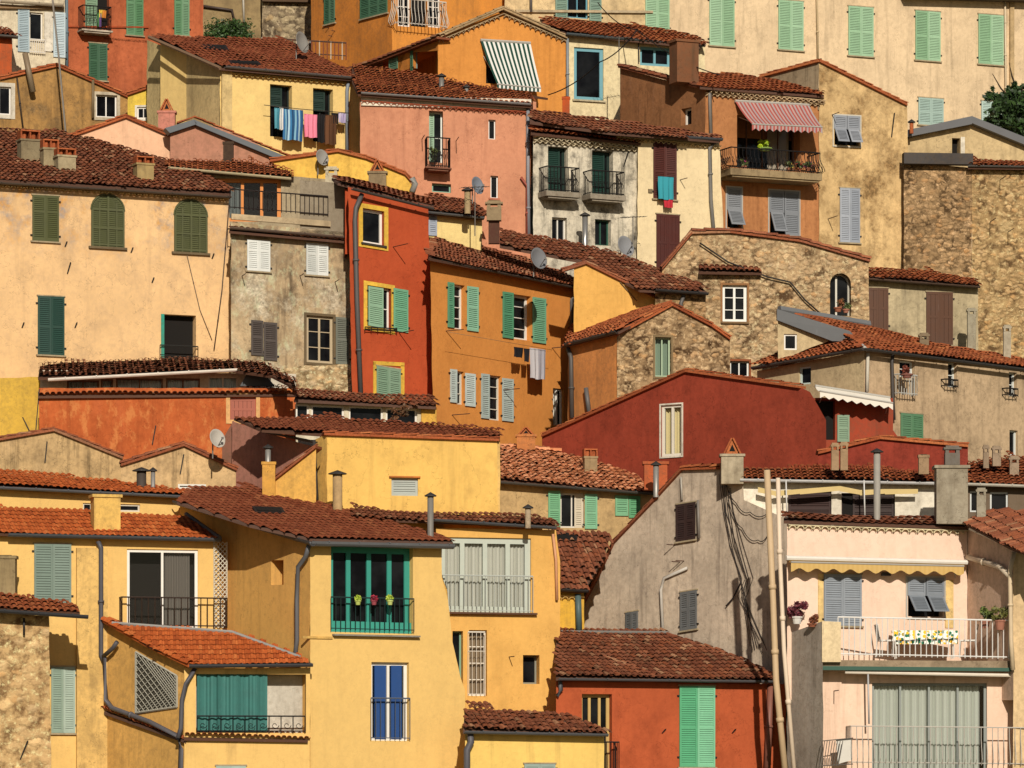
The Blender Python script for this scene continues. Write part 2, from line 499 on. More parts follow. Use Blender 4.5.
    def archsh(s, x0, y0, x1, y1, c, rise=None):
        Q = s.quad(x0, y0, x1, y1); rise = rise or Q.w * .45
        mb = MB()
        pts = s.arch_pts(Q, 12, .02, rise); back = [p - s.n * .03 for p in pts]
        mb.face(pts)
        for i in range(len(pts)): mb.face([pts[i], pts[(i + 1) % len(pts)], back[(i + 1) % len(pts)], back[i]])
        fr = .06
        def half(y):
            if y >= rise: return Q.w / 2
            t = (rise - y) / rise
            return Q.w / 2 * math.sqrt(max(0, 1 - t * t))
        y = .05
        while y < Q.h - .05:
            hw = half(y) - .03
            if hw > .08:
                for sd in (-1, 1):
                    for qa, qb in ((.07, .5), (.55, .98)):
                        xa, xb = Q.w / 2 + sd * (hw * qa), Q.w / 2 + sd * hw * qb
                        if xa > xb: xa, xb = xb, xa
                        mb.face([Q.m(xa, y, .024), Q.m(xb, y, .024), Q.m(xb, y + .05, .05), Q.m(xa, y + .05, .05)])
            y += .06
        mb.qbox(Q, Q.w / 2 - .03, Q.w / 2 + .03, 0.02, Q.h, .02, .075)
        for sd in (-1, 1):
            xc = Q.w / 2 + sd * Q.w * .26
            mb.qbox(Q, xc - .02, xc + .02, rise * .5, Q.h, .02, .062)
            xe = Q.w / 2 + sd * (Q.w / 2 - .03)
            mb.qbox(Q, xe - .03, xe + .03, rise, Q.h, .02, .065)
        for yy in (rise, Q.h - .07, rise + (Q.h - rise) * .5): mb.qbox(Q, .03, Q.w - .03, yy - .03, yy + .03, .02, .067)
        arc = [Q.m(Q.w / 2 + math.cos(math.pi * i / 12) * (Q.w / 2), rise - math.sin(math.pi * i / 12) * rise, .03) for i in range(13)]
        mb.tube(arc, .035, 5)
        o = mb.build('shutter', paint(c, .6, .4), s.root)
        mb = MB(); mb.qbox(Q, -.08, Q.w + .08, Q.h, Q.h + .07, 0, .09); mb.build('sill', plaster('#7a6a50', .5), s.root)
        return Q
    def hung(s, x0, y0, x1, y1, c, split=.5, flap=.32, n=2, which=(0, 1), fc='#b9b6ad'):
        """closed upper louvres, lower flaps pushed outward"""
        Q = s.quad(x0, y0, x1, y1)
        q = s.quad(x0 + 1, y0 + 1, x1 - 1, y1 - 1)
        s.hole([q.A, q.B, q.C, q.D], .25)
        g = MB(); g.face([q.p(0, 0, -.25), q.p(1, 0, -.25), q.p(1, 1, -.25), q.p(0, 1, -.25)]); g.build('pane', glassm(), s.root)
        mb = MB()
        f = .04
        mb.qbox(Q, -f, 0, -f, Q.h + f, -.01, .03); mb.qbox(Q, Q.w, Q.w + f, -f, Q.h + f, -.01, .03); mb.qbox(Q, 0, Q.w, -f, 0, -.01, .03); mb.qbox(Q, 0, Q.w, Q.h, Q.h + f, -.01, .06)
        fr = mb.build('window_frame', paint(fc, .7), s.root)
        for i in range(n):
            a0, a1 = i / n + .01, (i + 1) / n - .01
            mb = MB(); leaf_geo(mb, Q.sub(a0, a1, 0, split), .0, rails=())
            fl = MB()
            if i in which:
                qq = Q.sub(a0 + .03, a1 - .03, split, 1)
                lw = qq.h
                dy = lw * (1 - math.cos(math.asin(min(.9, flap / lw))))
                q2 = Quad(qq.A, qq.B, qq.C + s.n * flap + V((0, 0, dy)), qq.D + s.n * flap + V((0, 0, dy)), s.n)
                leaf_geo(fl, q2, 0.01, rails=())
                fl.build('shutter_flap', paint(c, .6, .3), s.root)
            else:
                leaf_geo(mb, Q.sub(a0, a1, split, 1), .0, rails=())
            mb.build('shutter', paint(c, .6, .3), s.root)
        return Q
    # -- trim
    def pipe(s, pts, r=.05, c='#6f6a66', off=.1, name='downpipe', mat=None, n=8):
        mb = MB(); p3 = [s.P(x, y, off) for x, y in pts]
        mb.tube(p3, r, n)
        for a, b in zip(p3[:-1], p3[1:]):
            L = (b - a).length
            k = int(L / 1.6)
            for i in range(1, k + 1):
                q = a + (b - a) * (i / (k + 1)); d = (b - a).normalized()
                mb.tube([q - d * .03, q + d * .03], r * 1.35, n)
        return mb.build(name, mat or paint(c, .5, .4), s.root, True)
    def gut(s, x0, y0, x1, y1, r=.07, c='#5d5853', off=.33):
        mb = MB(); a, b = s.P(x0, y0 - r * 28, off), s.P(x1, y1 - r * 28, off)
        d = (b - a).normalized(); L = (b - a).length
        k = 9
        vs = []
        for q in (a, b):
            for sg, rr in ((1, r), (-1, r * .82)):
                for j in range(7):
                    t = math.pi * j / 6 * sg if sg == 1 else math.pi * (6 - j) / 6
                    vs.append(q + s.n * math.cos(t) * rr + V((0, 0, -1)) * abs(math.sin(t)) * rr)
        n0 = len(mb.v); mb.v += [tuple(v) for v in vs]
        for j in range(13):
            mb.f.append((n0 + j, n0 + j + 1, n0 + 14 + j + 1, n0 + 14 + j)); mb.mi.append(0)
        mb.f.append((n0 + 13, n0, n0 + 14, n0 + 27)); mb.mi.append(0)
        mb.f.append(tuple(n0 + j for j in range(14))); mb.mi.append(0)
        mb.f.append(tuple(n0 + 14 + j for j in range(13, -1, -1))); mb.mi.append(0)
        i = .5
        while i < L:
            q = a + d * i
            mb.box(q + V((0, 0, .0)), d * .015, s.n * (r + .02), V((0, 0, .015)))
            i += .9
        return mb.build('gutter', paint(c, .5, .5), s.root)
    def gen(s, x0, y0, x1, y1, rows=1, c='#e8d0a0', sp=.19, step=.11, rh=.10, name='cornice', mat=None):
        """genoise cornice: rows of half-round tile mouths stepping outward"""
        mb = MB(); A, B = s.P(x0, y0), s.P(x1, y1); e = (B - A).normalized(); L = (B - A).length
        for r in range(rows):
            out = step * (r + 1); z = V((0, 0, -rh * (rows - 1 - r)))
            k = int(L / sp)
            for i in range(k):
                p = A + e * (i + .5 + (.5 if r % 2 else 0)) * sp + z + V((0, 0, -.095))
                j = random.uniform(-.008, .008)
                mb.half(p + V((0, 0, j)), p + s.n * out + V((0, 0, j)), V((0, 0, 1)), sp * .46, sp * .46, 5)
                mb.half(p + s.n * (out - .002), p + s.n * (out + .0), V((0, 0, 1)), sp * .46, sp * .36, 5)
            a = [A + z + V((0, 0, .0)) , B + z, B + z + s.n * out, A + z + s.n * out]
            mb.box8([p + V((0, 0, .012)) for p in a], [p + V((0, 0, -.012)) for p in a])
        return mb.build(name, mat or plaster(c, .3), s.root)
    def band(s, x0, y0, x1, y1, c, o1=.04, name='band', mat=None):
        Q = s.quad(x0, y0, x1, y1); mb = MB(); mb.qbox(Q, 0, Q.w, 0, Q.h, -.01, o1)
        return mb.build(name, mat or plaster(c, .3), s.root)
    def bracket(s, x, y, L=.7):
        mb = MB(); a = s.P(x, y)
        mb.tube([a, a + s.n * L], .014, 5)
        return mb.build('bracket', RUST(), s.root)
    def anchor(s, x, y, h=.9, tilt=.05):
        mb = MB(); a = s.P(x, y, .03); mb.box(a, s.u * .015, s.n * .02, V((tilt, 0, h / 2)))
        return mb.build('wall_anchor', IRON(), s.root)
    def rail(s, x0, y0, x1, y1, off=.5, c=None, pitch=.12, bar=.012, belly=0, slab=None, slab_h=.12, side=True, name='balcony', deco=False, mid=None, sides=(1, 1), par=None, sl=None, top=.022):
        m = paint(c, .5, .2) if c else IRON()
        Q = s.quad(x0, y0, x1, y1, off, sl=sl); w, h = Q.w, Q.h; mb = MB()
        def runs():
            yield (lambda t, y, o=0: Q.m(t * w, y, o)), w
            if side:
                if sides[0]: yield (lambda t, y, o=0: Q.m(0, y, -off * t) - s.u * o), off
                if sides[1]: yield (lambda t, y, o=0: Q.m(w, y, -off * t) + s.u * o), off
        for fn, L in runs():
            mb.tube([fn(0, 0), fn(1, 0)], top, 6)
            mb.tube([fn(0, h - .05), fn(1, h - .05)], bar * 1.3, 5)
            if mid: mb.tube([fn(0, h * mid), fn(1, h * mid)], bar * 1.2, 5)
            k = max(1, int(L / pitch))
            for i in range(k + 1):
                t = i / k
                if belly:
                    ys = [0, .3, .5, .7, .85, 1]; os_ = [0, 0, .35, .8, 1, .3]
                    mb.tube([fn(t, h * y, belly * o) for y, o in zip(ys, os_)], bar, 4)
                else: mb.tube([fn(t, 0), fn(t, h)], bar, 4)
                if deco and i < k and L > .6:
                    # scroll between bars
                    cpt = [fn(min(1, t + .5 / k) + math.cos(a) * .35 / k * (1 - a / 9), h * .55 + math.sin(a) * h * .22 * (1 - a / 9)) for a in [j * .8 for j in range(9)]]
                    mb.tube(cpt, bar * .7, 4)
        ro = None
        if slab:
            sm = MB(); sm.qbox(Q, -.05, w + .05, h, h + slab_h, -off, .06)
            sm.qbox(Q, .05, w - .05, h + slab_h, h + slab_h + .06, -off, .0)
            ro = sm.build(name, plaster(slab, .6, streak=.6), par or s.root)
            mb.build('railing', m, ro)
        else: ro = mb.build('railing', m, par or s.root)
        return Q, ro
    # -- roof
    def roof(s, poly, eave, pitch=18, mat=None, over=.3, sp=.175, ex=.33, attic=True, under='#8a7355', name='roof', jit=1.0, deep=1.6, step=.045):
        r = Roof(s, poly, eave, pitch, mat or T_OLD(), over, sp, ex, name, jit, step)
        if attic: s.attic.append((r, deep))
        return r
    def verge(s, pts, off=.06, r=.08, mat=None, name='verge_tiles', back=.5, under=None, slab=True):
        """tiles laid along a gable edge"""
        p3 = [s.P(x, y, off) for x, y in pts]; mb = MB()
        for a, b in zip(p3[:-1], p3[1:]):
            d = (b - a); L = d.length; d.normalize()
            k = max(1, int(L / .32))
            for i in range(k):
                q0 = a + d * (L * i / k - .03); q1 = a + d * (L * (i + 1) / k + .03)
                jz = V((0, 0, random.uniform(0, .02)))
                if d.z < 0: mb.half(q0 + jz, q1 + jz + V((0, 0, .03)), V((0, 0, 1)), r, r * 1.15)
                else: mb.half(q0 + jz + V((0, 0, .03)), q1 + jz, V((0, 0, 1)), r * 1.15, r)
                # second row behind
                bk = -s.n * r * 1.9
                mb.half(q0 + jz + bk, q1 + jz + bk + V((0, 0, .02)), V((0, 0, 1)), r, r * 1.15)
            # bedding
            up = V((0, 0, .01))
            if slab:
                aa = [a + s.n * .05, b + s.n * .05, b - s.n * back, a - s.n * back]
                mb.box8([p + up for p in aa], [p - V((0, 0, .06)) for p in aa])
        return mb.build(name, mat or T_OLD(), s.root)
    # -- build
    def finish(s):
        mb = MB()
        O = s.A0
        def uv(p): return V(((p - O).dot(s.u), p.z, 0))
        out = [s.P(x, y) for x, y in s.outline]
        polys = [[uv(p) for p in out]] + [[uv(p) for p in h[0]] for h in s.holes]
        flat = [p for q in polys for p in q]
        tris = tessellate_polygon(polys)
        n0 = len(mb.v)
        mb.v += [tuple(O + s.u * p.x + V((0, 0, p.y - O.z))) for p in flat]
        for t in tris: mb.f.append(tuple(n0 + i for i in t)); mb.mi.append(0)
        # body behind
        cen = sum(out, V((0, 0, 0))) / len(out)
        d = V((cen.x, cen.y, 0)).normalized() * s.D
        back = []
        for p in out:
            k = (p - cen).dot(s.u)
            back.append(p + d - s.u * k * (1 - s.taper) - s.u * 0)
        n = len(out)
        for i in range(n):
            a, b = out[i], out[(i + 1) % n]
            mb.face([a, b, back[(i + 1) % n], back[i]])
        mb.face(back)
        for pts, dep in s.holes:
            bk = [p - s.n * dep for p in pts]
            for i in range(len(pts)):
                mb.face([pts[i], pts[(i + 1) % len(pts)], bk[(i + 1) % len(pts)], bk[i]])
        for r, deep in s.attic:
            c = sum(r.pts, V((0, 0, 0))) / len(r.pts)
            top = []
            for p in r.pts:
                q = p + (c - p) * 0.02 - s.n * 0.0
                dd = c - p; dd.z = 0
                if dd.length > 0: q = p + dd.normalized() * min(.38, dd.length * .3)
                ds = (q - s.A0).dot(s.n)
                vd = V((q.x, q.y, 0)).normalized()
                if ds > -.75: q = q + vd * ((ds + .75) / -vd.dot(s.n))
                # stay below the roof plane
                q = r.onplane(q) - V((0, 0, .16))
                top.append(q)
            bot = [V((p.x, p.y, min(t.z for t in top) - deep)) for p in top]
            k = len(top)
            for i in range(k): mb.face([top[i], top[(i + 1) % k], bot[(i + 1) % k], bot[i]])
            mb.face(top)
        s.obj = mb.build(s.name, s.mat, s.root)

def inpoly(x, y, P):
    c = False; j = len(P) - 1
    for i in range(len(P)):
        xi, yi = P[i]; xj, yj = P[j]
        if (yi > y) != (yj > y) and x < (xj - xi) * (y - yi) / (yj - yi) + xi: c = not c
        j = i
    return c

class Roof:
    def __init__(s, W, poly, eave, pitch, mat, over, sp, ex, name, jit, step):
        A, B = W.P(*eave[0], over), W.P(*eave[1], over)
        e = (B - A); e.normalize(); eh = V((e.x, e.y, 0)).normalized()
        h = V((-eh.y, eh.x, 0))
        if h.y < 0: h = -h
        v = h * math.cos(R_(pitch)) + V((0, 0, math.sin(R_(pitch))))
        s.N = e.cross(v).normalized()
        if s.N.z < 0: s.N = -s.N
        s.A, s.e, s.v, s.W = A, e, v, W
        s.pts = [s.at(x, y) for x, y in poly]
        # coordinates in (e, v)
        def ev(p):
            d = p - A; ee = e.dot(v)
            a, b = d.dot(e), d.dot(v)
            y = (b - a * ee) / (1 - ee * ee); return (a - y * ee, y)
        P2 = [ev(p) for p in s.pts]
        x0, x1 = min(p[0] for p in P2), max(p[0] for p in P2)
        y0, y1 = min(p[1] for p in P2), max(p[1] for p in P2)
        mb = MB(); Nn = s.N
        ph0 = random.uniform(0, 6); nx = int((x1 - x0) / sp) + 1; ny = min(60, int((y1 - y0) / ex) + 2)
        for ix in range(nx):
            cx = x0 + (ix + .5) * sp; wob = random.uniform(-.012, .012) * jit
            for iy in range(ny):
                cy = y0 + (iy + .5) * ex
                if not inpoly(cx, min(max(cy, y0 + .05), y1 - .02), P2): continue
                j = random.uniform(-.014, .014) * jit; jj = random.uniform(-.03, .03) * jit
                if jit >= 1 and random.random() < .02: jj -= .12; j += random.choice((-.04, .04))
                sagz = (.022 * math.sin(cx * 1.3 + ph0) + .018 * math.sin(cy * 1.9 + cx * .6 + ph0) + .03) * (1 if jit >= 1 else .4)
                a = A + e * (cx + wob + j) + v * (cy - ex / 2 - .05 + jj) + Nn * (sagz + step + random.uniform(0, .012) * jit)
                b = A + e * (cx + wob - j * .5) + v * (cy + ex / 2 + .02 + jj) + Nn * (sagz + min(.012, step * .3))
                mb.half(a, b, Nn, sp * .41, sp * .34, 4, hs=.68)
                # channel tile between covers
                if iy % 1 == 0:
                    c0 = A + e * (cx + sp / 2 + wob) + v * (cy - ex / 2 - .02 + jj) + Nn * (sagz + .03)
                    c1 = A + e * (cx + sp / 2 + wob) + v * (cy + ex / 2 + jj) + Nn * (sagz + .012)
                    mb.face([c0 - e * sp * .25, c0 + e * sp * .25, c1 + e * sp * .25, c1 - e * sp * .25])
        s.obj = mb.build(name, mat, W.root)
        sm = MB(); n = len(s.pts)
        t = [p + Nn * .0 for p in s.pts]; bt = [p - Nn * .07 for p in s.pts]
        sm.face(t); sm.face(bt)
        for i in range(n): sm.face([t[i], t[(i + 1) % n], bt[(i + 1) % n], bt[i]])
        sm.build('roof_deck', paint('#6a4632', .9, .5), s.obj)
    def at(s, px, py, lift=0):
        d = V(((px - CX) / F, 1, (HY - py) / F)); o = s.A + s.N * lift
        return d * (o.dot(s.N) / d.dot(s.N))
    def onplane(s, q):
        # vertical projection
        z = s.A.z - ((q.x - s.A.x) * s.N.x + (q.y - s.A.y) * s.N.y) / s.N.z
        return V((q.x, q.y, z))
    def ridge(s, pts, r=.1, mat=None, name='ridge_tiles'):
        mb = MB(); p3 = [s.at(x, y, .05) for x, y in pts]
        for a, b in zip(p3[:-1], p3[1:]):
            d = (b - a); L = d.length; d.normalize(); k = max(1, int(L / .36))
            for i in range(k):
                mb.half(a + d * (L * i / k - .02), a + d * (L * (i + 1) / k + .04) + s.N * .02, s.N, r, r * 1.1)
        return mb.build(name, mat or s.obj.data.materials[0], s.obj)
    def flash(s, pts, w=.12, c='#77726a'):
        mb = MB(); mb.tube([s.at(x, y, .05) for x, y in pts], w, 6)
        return mb.build('flashing', paint(c, .6, .4), s.obj)
    def skylight(s, x0, y0, x1, y1):
        p = [s.at(x0, y0, .1), s.at(x1, y0 + 1, .1), s.at(x1 + 3, y1, .1), s.at(x0 + 3, y1 - 1, .1)]
        mb = MB(); mb.box8(p, [q - s.N * .12 for q in p]); o = mb.build('skylight', paint('#2a211e', .7), s.obj)
        c = sum(p, V((0, 0, 0))) / 4; g = MB(); g.face([c + (q - c) * .82 + s.N * .01 for q in p]); g.build('pane', DARK(), o)
    def chim(s, kind, x0, y0, x1, y1, c='#b3a078', base=None, mat=None):
        """chimney whose base stands on the roof at (middle, y1)"""
        bx = (x0 + x1) / 2; p = s.at(bx, base if base else y1)
        return chimney(s.obj, kind, p, x0, y0, x1, y1, c, s.W.u, s.W.n, mat)

def chimney(parent, kind, p, x0, y0, x1, y1, c='#b3a078', u=V((1, 0, 0)), n=V((0, -1, 0)), mat=None, name='chimney', top=False):
    Y = p.y; k = Y / F
    w = (x1 - x0) * k * .92; h = (y1 - y0) * k; zt = (HY - y0) * k
    cen = V((((x0 + x1) / 2 - CX) * k, Y, 0))
    m = mat or plaster(c, .5, streak=.5)
    def bx(mb, cx, w_, d_, z0, z1, mi=0, oy=0):
        mb.box(V((cen.x, cen.y, 0)) + u * cx - n * oy + V((0, 0, (z0 + z1) / 2)), u * w_ / 2, n * d_ / 2, V((0, 0, (z1 - z0) / 2)), mi)
    d = w * .75; zb = zt - h - .12
    mb = MB()
    if kind == 'pots':
        bh = min(h * .3, .28)
        bx(mb, 0, w, d, zb, zt - bh); bx(mb, 0, w * 1.12, d * 1.12, zt - bh - .06, zt - bh)
        o = mb.build(name, m, parent)
        t = MB(); kk = max(2, round(w / .24))
        for i in range(kk):
            cx = (i + .5 - kk / 2) * w / kk
            t.lathe(cen + u * cx + V((0, 0, zt - bh)), [(.075, 0), (.085, bh * .9), (.06, bh * .9), (.055, .02)], 8)
        for i in range(kk + 1):
            bx(t, (i - kk / 2) * w / kk * .96, .05, d * .9, zt - bh, zt - .03)
        bx(t, 0, w * 1.05, d, zt - .04, zt)
        t.build('chimney_pot', T_RUST(), o)
    elif kind == 'tent':
        th = min(h * .38, w * .7)
        bx(mb, 0, w, d, zb, zt - th); bx(mb, 0, w * 1.15, d * 1.15, zt - th - .07, zt - th)
        o = mb.build(name, m, parent)
        t = MB(); b0 = cen + V((0, 0, zt - th)); ap = cen + V((0, 0, zt))
        for sg in (-1, 1):
            a = [b0 + u * sg * w * .34 + n * d * .5, b0 + u * sg * w * .34 - n * d * .5, ap - n * d * .5, ap + n * d * .5]
            t.box8(a, [q + u * sg * .04 + V((0, 0, .02)) for q in a])
        q = [b0 - u * w * .3 + n * d * .3, b0 + u * w * .3 + n * d * .3, ap + n * d * .3]
        t.face(q, 0); t.face([p_ - n * d * .6 for p_ in q], 0)
        cq = sum(q, V((0, 0, 0))) / 3; t.face([cq + (p_ - cq) * .45 + n * .01 for p_ in q], 1)  # dark inset face painted as the shaded mouth of the cap
        t.build('chimney_cap', [T_RUST(), DARK()], o)
    elif kind == 'flue':
        r = w / 2 * .62
        mb.lathe(V((cen.x, cen.y, zb)), [(r, 0), (r, zt - zb - .12), (r * .6, zt - zb - .12)], 12)
        o = mb.build(name, mat or paint('#9c9890', .45, .5, .4), parent, True)
        t = MB(); z = zt - .14
        t.lathe(V((cen.x, cen.y, z)), [(0, .14), (r * 1.9, .05), (r * 1.9, .02), (0, .06)], 12)
        for a in range(3):
            q = V((cen.x + math.cos(a * 2.1) * r * .8, cen.y + math.sin(a * 2.1) * r * .8, z - .03)); t.tube([q, q + V((0, 0, .12))], .012, 4)
        t.build('flue_hat', paint('#3b3835', .6, .5), o)
    elif kind == 'block':
        bx(mb, 0, w, d, zb, zt - .08); bx(mb, 0, w * 1.14, d * 1.14, zt - .08, zt)
        o = mb.build(name, m, parent)
        t = MB(); bx(t, 0, w * .6, d * .6, zt, zt + .02); t.build('chimney_pot', DARK(), o)  # thin near-black slab on top marks the flue mouth
    elif kind == 'box':
        bx(mb, 0, w, d, zb, zt - .17); o = mb.build(name, m, parent)
        t = MB()
        for i in (-1, 1):
            for j in (-1, 1): t.box(V((cen.x, cen.y, zt - .12)) + u * i * w * .36 + n * j * d * .35, u * w * .12, n * .04, V((0, 0, .05)))
        bx(t, 0, w * 1.2, d * 1.2, zt - .08, zt - .02); bx(t, 0, w * .9, d * .9, zt - .02, zt + .03)
        t.build('chimney_cap', m, o)
    return o

# ---------------------------------------------------------------- loose things
def cloth(W, x0, y0, x1, y1, cols, label, off=.45, cat='laundry', name='laundry', group=None, waves=3, bend=.05, k=None, curl=0):
    Q = W.quad(x0, y0, x1, y1, off); mb = MB(); ph = random.uniform(0, 6); nx = k or max(8, len(cols) * 1)
    nx = max(nx, 8); ny = 6
    def pt(i, j):
        a, b = i / nx, j / ny
        z = math.sin(a * waves * 6.28 + ph) * bend * (.4 + b) + math.sin(a * 2.1 + b * 2) * .02
        return Q.p(a + .015 * math.sin(b * 5 + ph), b + .02 * math.sin(a * 9 + ph) * b, z)
    for i in range(nx):
        for j in range(ny):
            mb.face([pt(i, j), pt(i + 1, j), pt(i + 1, j + 1), pt(i, j + 1)], int(i * len(cols) / nx) if len(cols) <= nx else i % len(cols))
    mb.tube([pt(0, 0), pt(nx, 0)], .008, 4, 0)
    o = mb.build(name, [paint(c, .9, .15) for c in cols], None, True)
    return tag(o, label, cat, group)

def awning(W, a, b, c, d, cols, n, valance=.18, parent=None, offT=.08, offB=1.0, vcols=None, name='awning', scal=True, per=2):
    """sheet from a-b on the wall out to d-c; pixel corners"""
    A, B = W.P(*a, offT), W.P(*b, offT); C, D_ = W.P(*c, offB), W.P(*d, offB)
    Q = Quad(A, B, C, D_, W.n); mb = MB()
    ms = [paint(x, .8, .15) for x in cols]
    for i in range(n):
        for j in range(3):
            sag = lambda t: -.06 * math.sin(math.pi * t)
            pts = [Q.p(i / n, j / 3), Q.p((i + 1) / n, j / 3), Q.p((i + 1) / n, (j + 1) / 3), Q.p(i / n, (j + 1) / 3)]
            for q, t in zip(pts, (j / 3, j / 3, (j + 1) / 3, (j + 1) / 3)): q.z += sag(t)
            mb.face(pts, i % len(cols))
    if valance:
        for i in range(n):
            p, q = Q.p(i / n, 1), Q.p((i + 1) / n, 1)
            l0 = valance * (.8 + .2 * math.cos(i * math.tau / per)) if scal else valance
            l1 = valance * (.8 + .2 * math.cos((i + 1) * math.tau / per)) if scal else valance
            mb.face([p, q, q - V((0, 0, l1)), p - V((0, 0, l0))], i % len(cols))
    o = mb.build(name, ms, parent or W.root)
    r = MB(); r.tube([Q.p(0, 1), Q.p(1, 1)], .025, 6); r.tube([A, B], .05, 6)
    for s_ in (.06, .94):
        q0 = W.P(a[0] + (b[0] - a[0]) * s_, a[1] + (b[1] - a[1]) * s_ + 16, .03)
        r.tube([q0, Q.p(s_, 1)], .015, 5)
    r.build('awning_frame', paint('#b8b4aa', .5), o)
    return o

def dish(px, py, Y, r, label, aim=(.3, -1, .35), c='#a9a69f', pole=.5, side=0):
    p = ray(px, py, Y); ax = V(aim).normalized()
    root = empty('satellite_dish', p - V((0, 0, pole)), label, 'satellite dish')
    mb = MB(); prof = [(r * t / 5, .28 * r * (t / 5) ** 2) for t in range(6)] + [(r * 1.02, .27 * r), (r, .25 * r)] + [(r * t / 5, .28 * r * (t / 5) ** 2 - .015) for t in range(5, -1, -1)]
    mb.lathe(p, prof, 20, ax); mb.build('reflector', paint(c, .5, .3), root, True)
    a = MB(); tip = p + ax * r * 1.1 + V((0, 0, -r * .25)); a.tube([p - V((0, 0, r * .95)) + ax * .2 * r, tip], .015, 5); a.box(tip, V((.03, 0, 0)), V((0, .05, 0)), V((0, 0, .03))); a.build('receiver_arm', paint('#6a6763', .5), root)
    q = MB(); q.tube([p - ax * .02, p - ax * .15, p - ax * .15 - V((0, 0, pole))], .022, 6); q.build('mast', ZINC(), root)
    return root

def leafblob(mb, c, rx, ry, rz, n, sz, seed=0, mi=0, hollow=.3):
    rnd = random.Random(seed)
    clumps = [(V((rnd.uniform(-1, 1) * rx * .75, rnd.uniform(-1, 1) * ry * .75, rnd.uniform(-1, 1) * rz * .75)), rnd.uniform(.25, .5)) for _ in range(max(6, n // 60))]
    for _ in range(n):
        q, s_ = rnd.choice(clumps)
        d = V((rnd.gauss(0, 1), rnd.gauss(0, 1), rnd.gauss(0, 1))).normalized() * s_ * (rnd.random() ** .4)
        p = c + q + V((d.x * rx, d.y * ry, d.z * rz))
        a = V((rnd.gauss(0, 1), rnd.gauss(0, 1), rnd.gauss(0, 1))).normalized(); b = a.cross(V((rnd.gauss(0, 1), rnd.gauss(0, 1), .3))).normalized()
        k = sz * rnd.uniform(.6, 1.5)
        mb.face([p - a * k, p + b * k * .45, p + a * k, p - b * k * .45], mi)

def potplant(px, py, Y, label, pr=.14, ph=.22, fol=.28, c1='#33411f', c2='#7d8a4a', pot='#a9603c', n=160, flowers=None, group=None, stretch=1.0):
    p = ray(px, py, Y)
    root = empty('potted_plant', p, label, 'potted plant', group)
    mb = MB(); mb.lathe(p, [(0, 0), (pr * .72, 0), (pr, ph), (pr * 1.1, ph), (pr * 1.1, ph - .04)], 12); mb.face([p + V((math.cos(t) * pr, math.sin(t) * pr, ph - .02)) for t in [i * .628 for i in range(10)]])
    mb.build('pot', paint(pot, .8, .3), root)
    f = MB(); leafblob(f, p + V((0, 0, ph + fol * .7 * stretch)), fol, fol, fol * .8 * stretch, n * 2, .055, seed=int(px * 7 + py))
    f.build('foliage', leafm(c1, c2), root)
    if flowers:
        g = MB(); leafblob(g, p + V((0, -.06, ph + fol * .8)), fol * 1.05, fol, fol * .8, n // 4, .035, seed=int(px + 5)); g.build('flowers', paint(flowers, .8, .1), root)
    return root

def cable(pts, label, r=.012, sag=.0, c='#191716', name='cable', cat='cable', group=None):
    P = [ray(*p) for p in pts]; out = []
    for a, b in zip(P[:-1], P[1:]):
        for i in range(8):
            t = i / 8; q = a.lerp(b, t); q.z -= sag * 4 * t * (1 - t); out.append(q)
    out.append(P[-1]); mb = MB(); mb.tube(out, r, 5)
    return tag(mb.build(name, paint(c, .7, .1), None, True), label, cat, group)

def lattice(mb, Q, n, r=.015, off=.05, m=None):
    m = m or n
    for i in range(-n, n + 1):
        c = i / n
        mb.tube([Q.p(max(0, c), max(0, -c), off), Q.p(min(1, 1 + c), min(1, 1 - c), off)], r, 4) if abs(c) < .99 else None
        c = 1 + i / n
        if .01 < c < 1.99: mb.tube([Q.p(max(0, c - 1), min(1, c), off + .01), Q.p(min(1, c), max(0, c - 1), off + .01)], r, 4)
# ================================================================ SCENE
GRN, GRN2, MINT, TEAL = '#6f9a78', '#4b7a5c', '#9cc5a2', '#1f7f78'
GREY, DKG, OLIVE, BRN = '#8d9298', '#23453f', '#555a2c', '#4a2620'
CREAM, YEL = '#f0cf98', '#f2c870'

# ---- camera, light, sky, ground
cam = bpy.data.objects.new('camera', bpy.data.cameras.new('camera')); col.objects.link(cam); sc.camera = cam
cam.data.lens = F / 1024 * 36; cam.data.sensor_width = 36; cam.rotation_euler = (R_(90), 0, 0)
cam.data.shift_y = (HY - 384) / 1024; cam.data.clip_end = 2000; cam.data.clip_start = 1
SE, SA = 26, 6
sd = V((math.sin(R_(SA)) * math.cos(R_(SE)), -math.cos(R_(SA)) * math.cos(R_(SE)), math.sin(R_(SE))))
sun = bpy.data.objects.new('sun', bpy.data.lights.new('sun', 'SUN')); col.objects.link(sun)
sun.data.energy = 4.45; sun.data.angle = R_(.5); sun.data.color = (1, .905, .785)
sun.rotation_euler = sd.to_track_quat('Z', 'Y').to_euler()
wd = bpy.data.worlds.new('World'); sc.world = wd; wd.use_nodes = True
wn = wd.node_tree; sk = wn.nodes.new('ShaderNodeTexSky'); sk.sky_type = 'NISHITA'; sk.sun_disc = False
sk.sun_elevation = R_(SE); sk.sun_rotation = math.atan2(sd.x, sd.y)
bg = wn.nodes['Background']; bg.inputs[1].default_value = .04; wn.links.new(sk.outputs[0], bg.inputs[0])
sc.view_settings.view_transform = 'Standard'; sc.view_settings.look = 'None'; sc.view_settings.exposure = 0

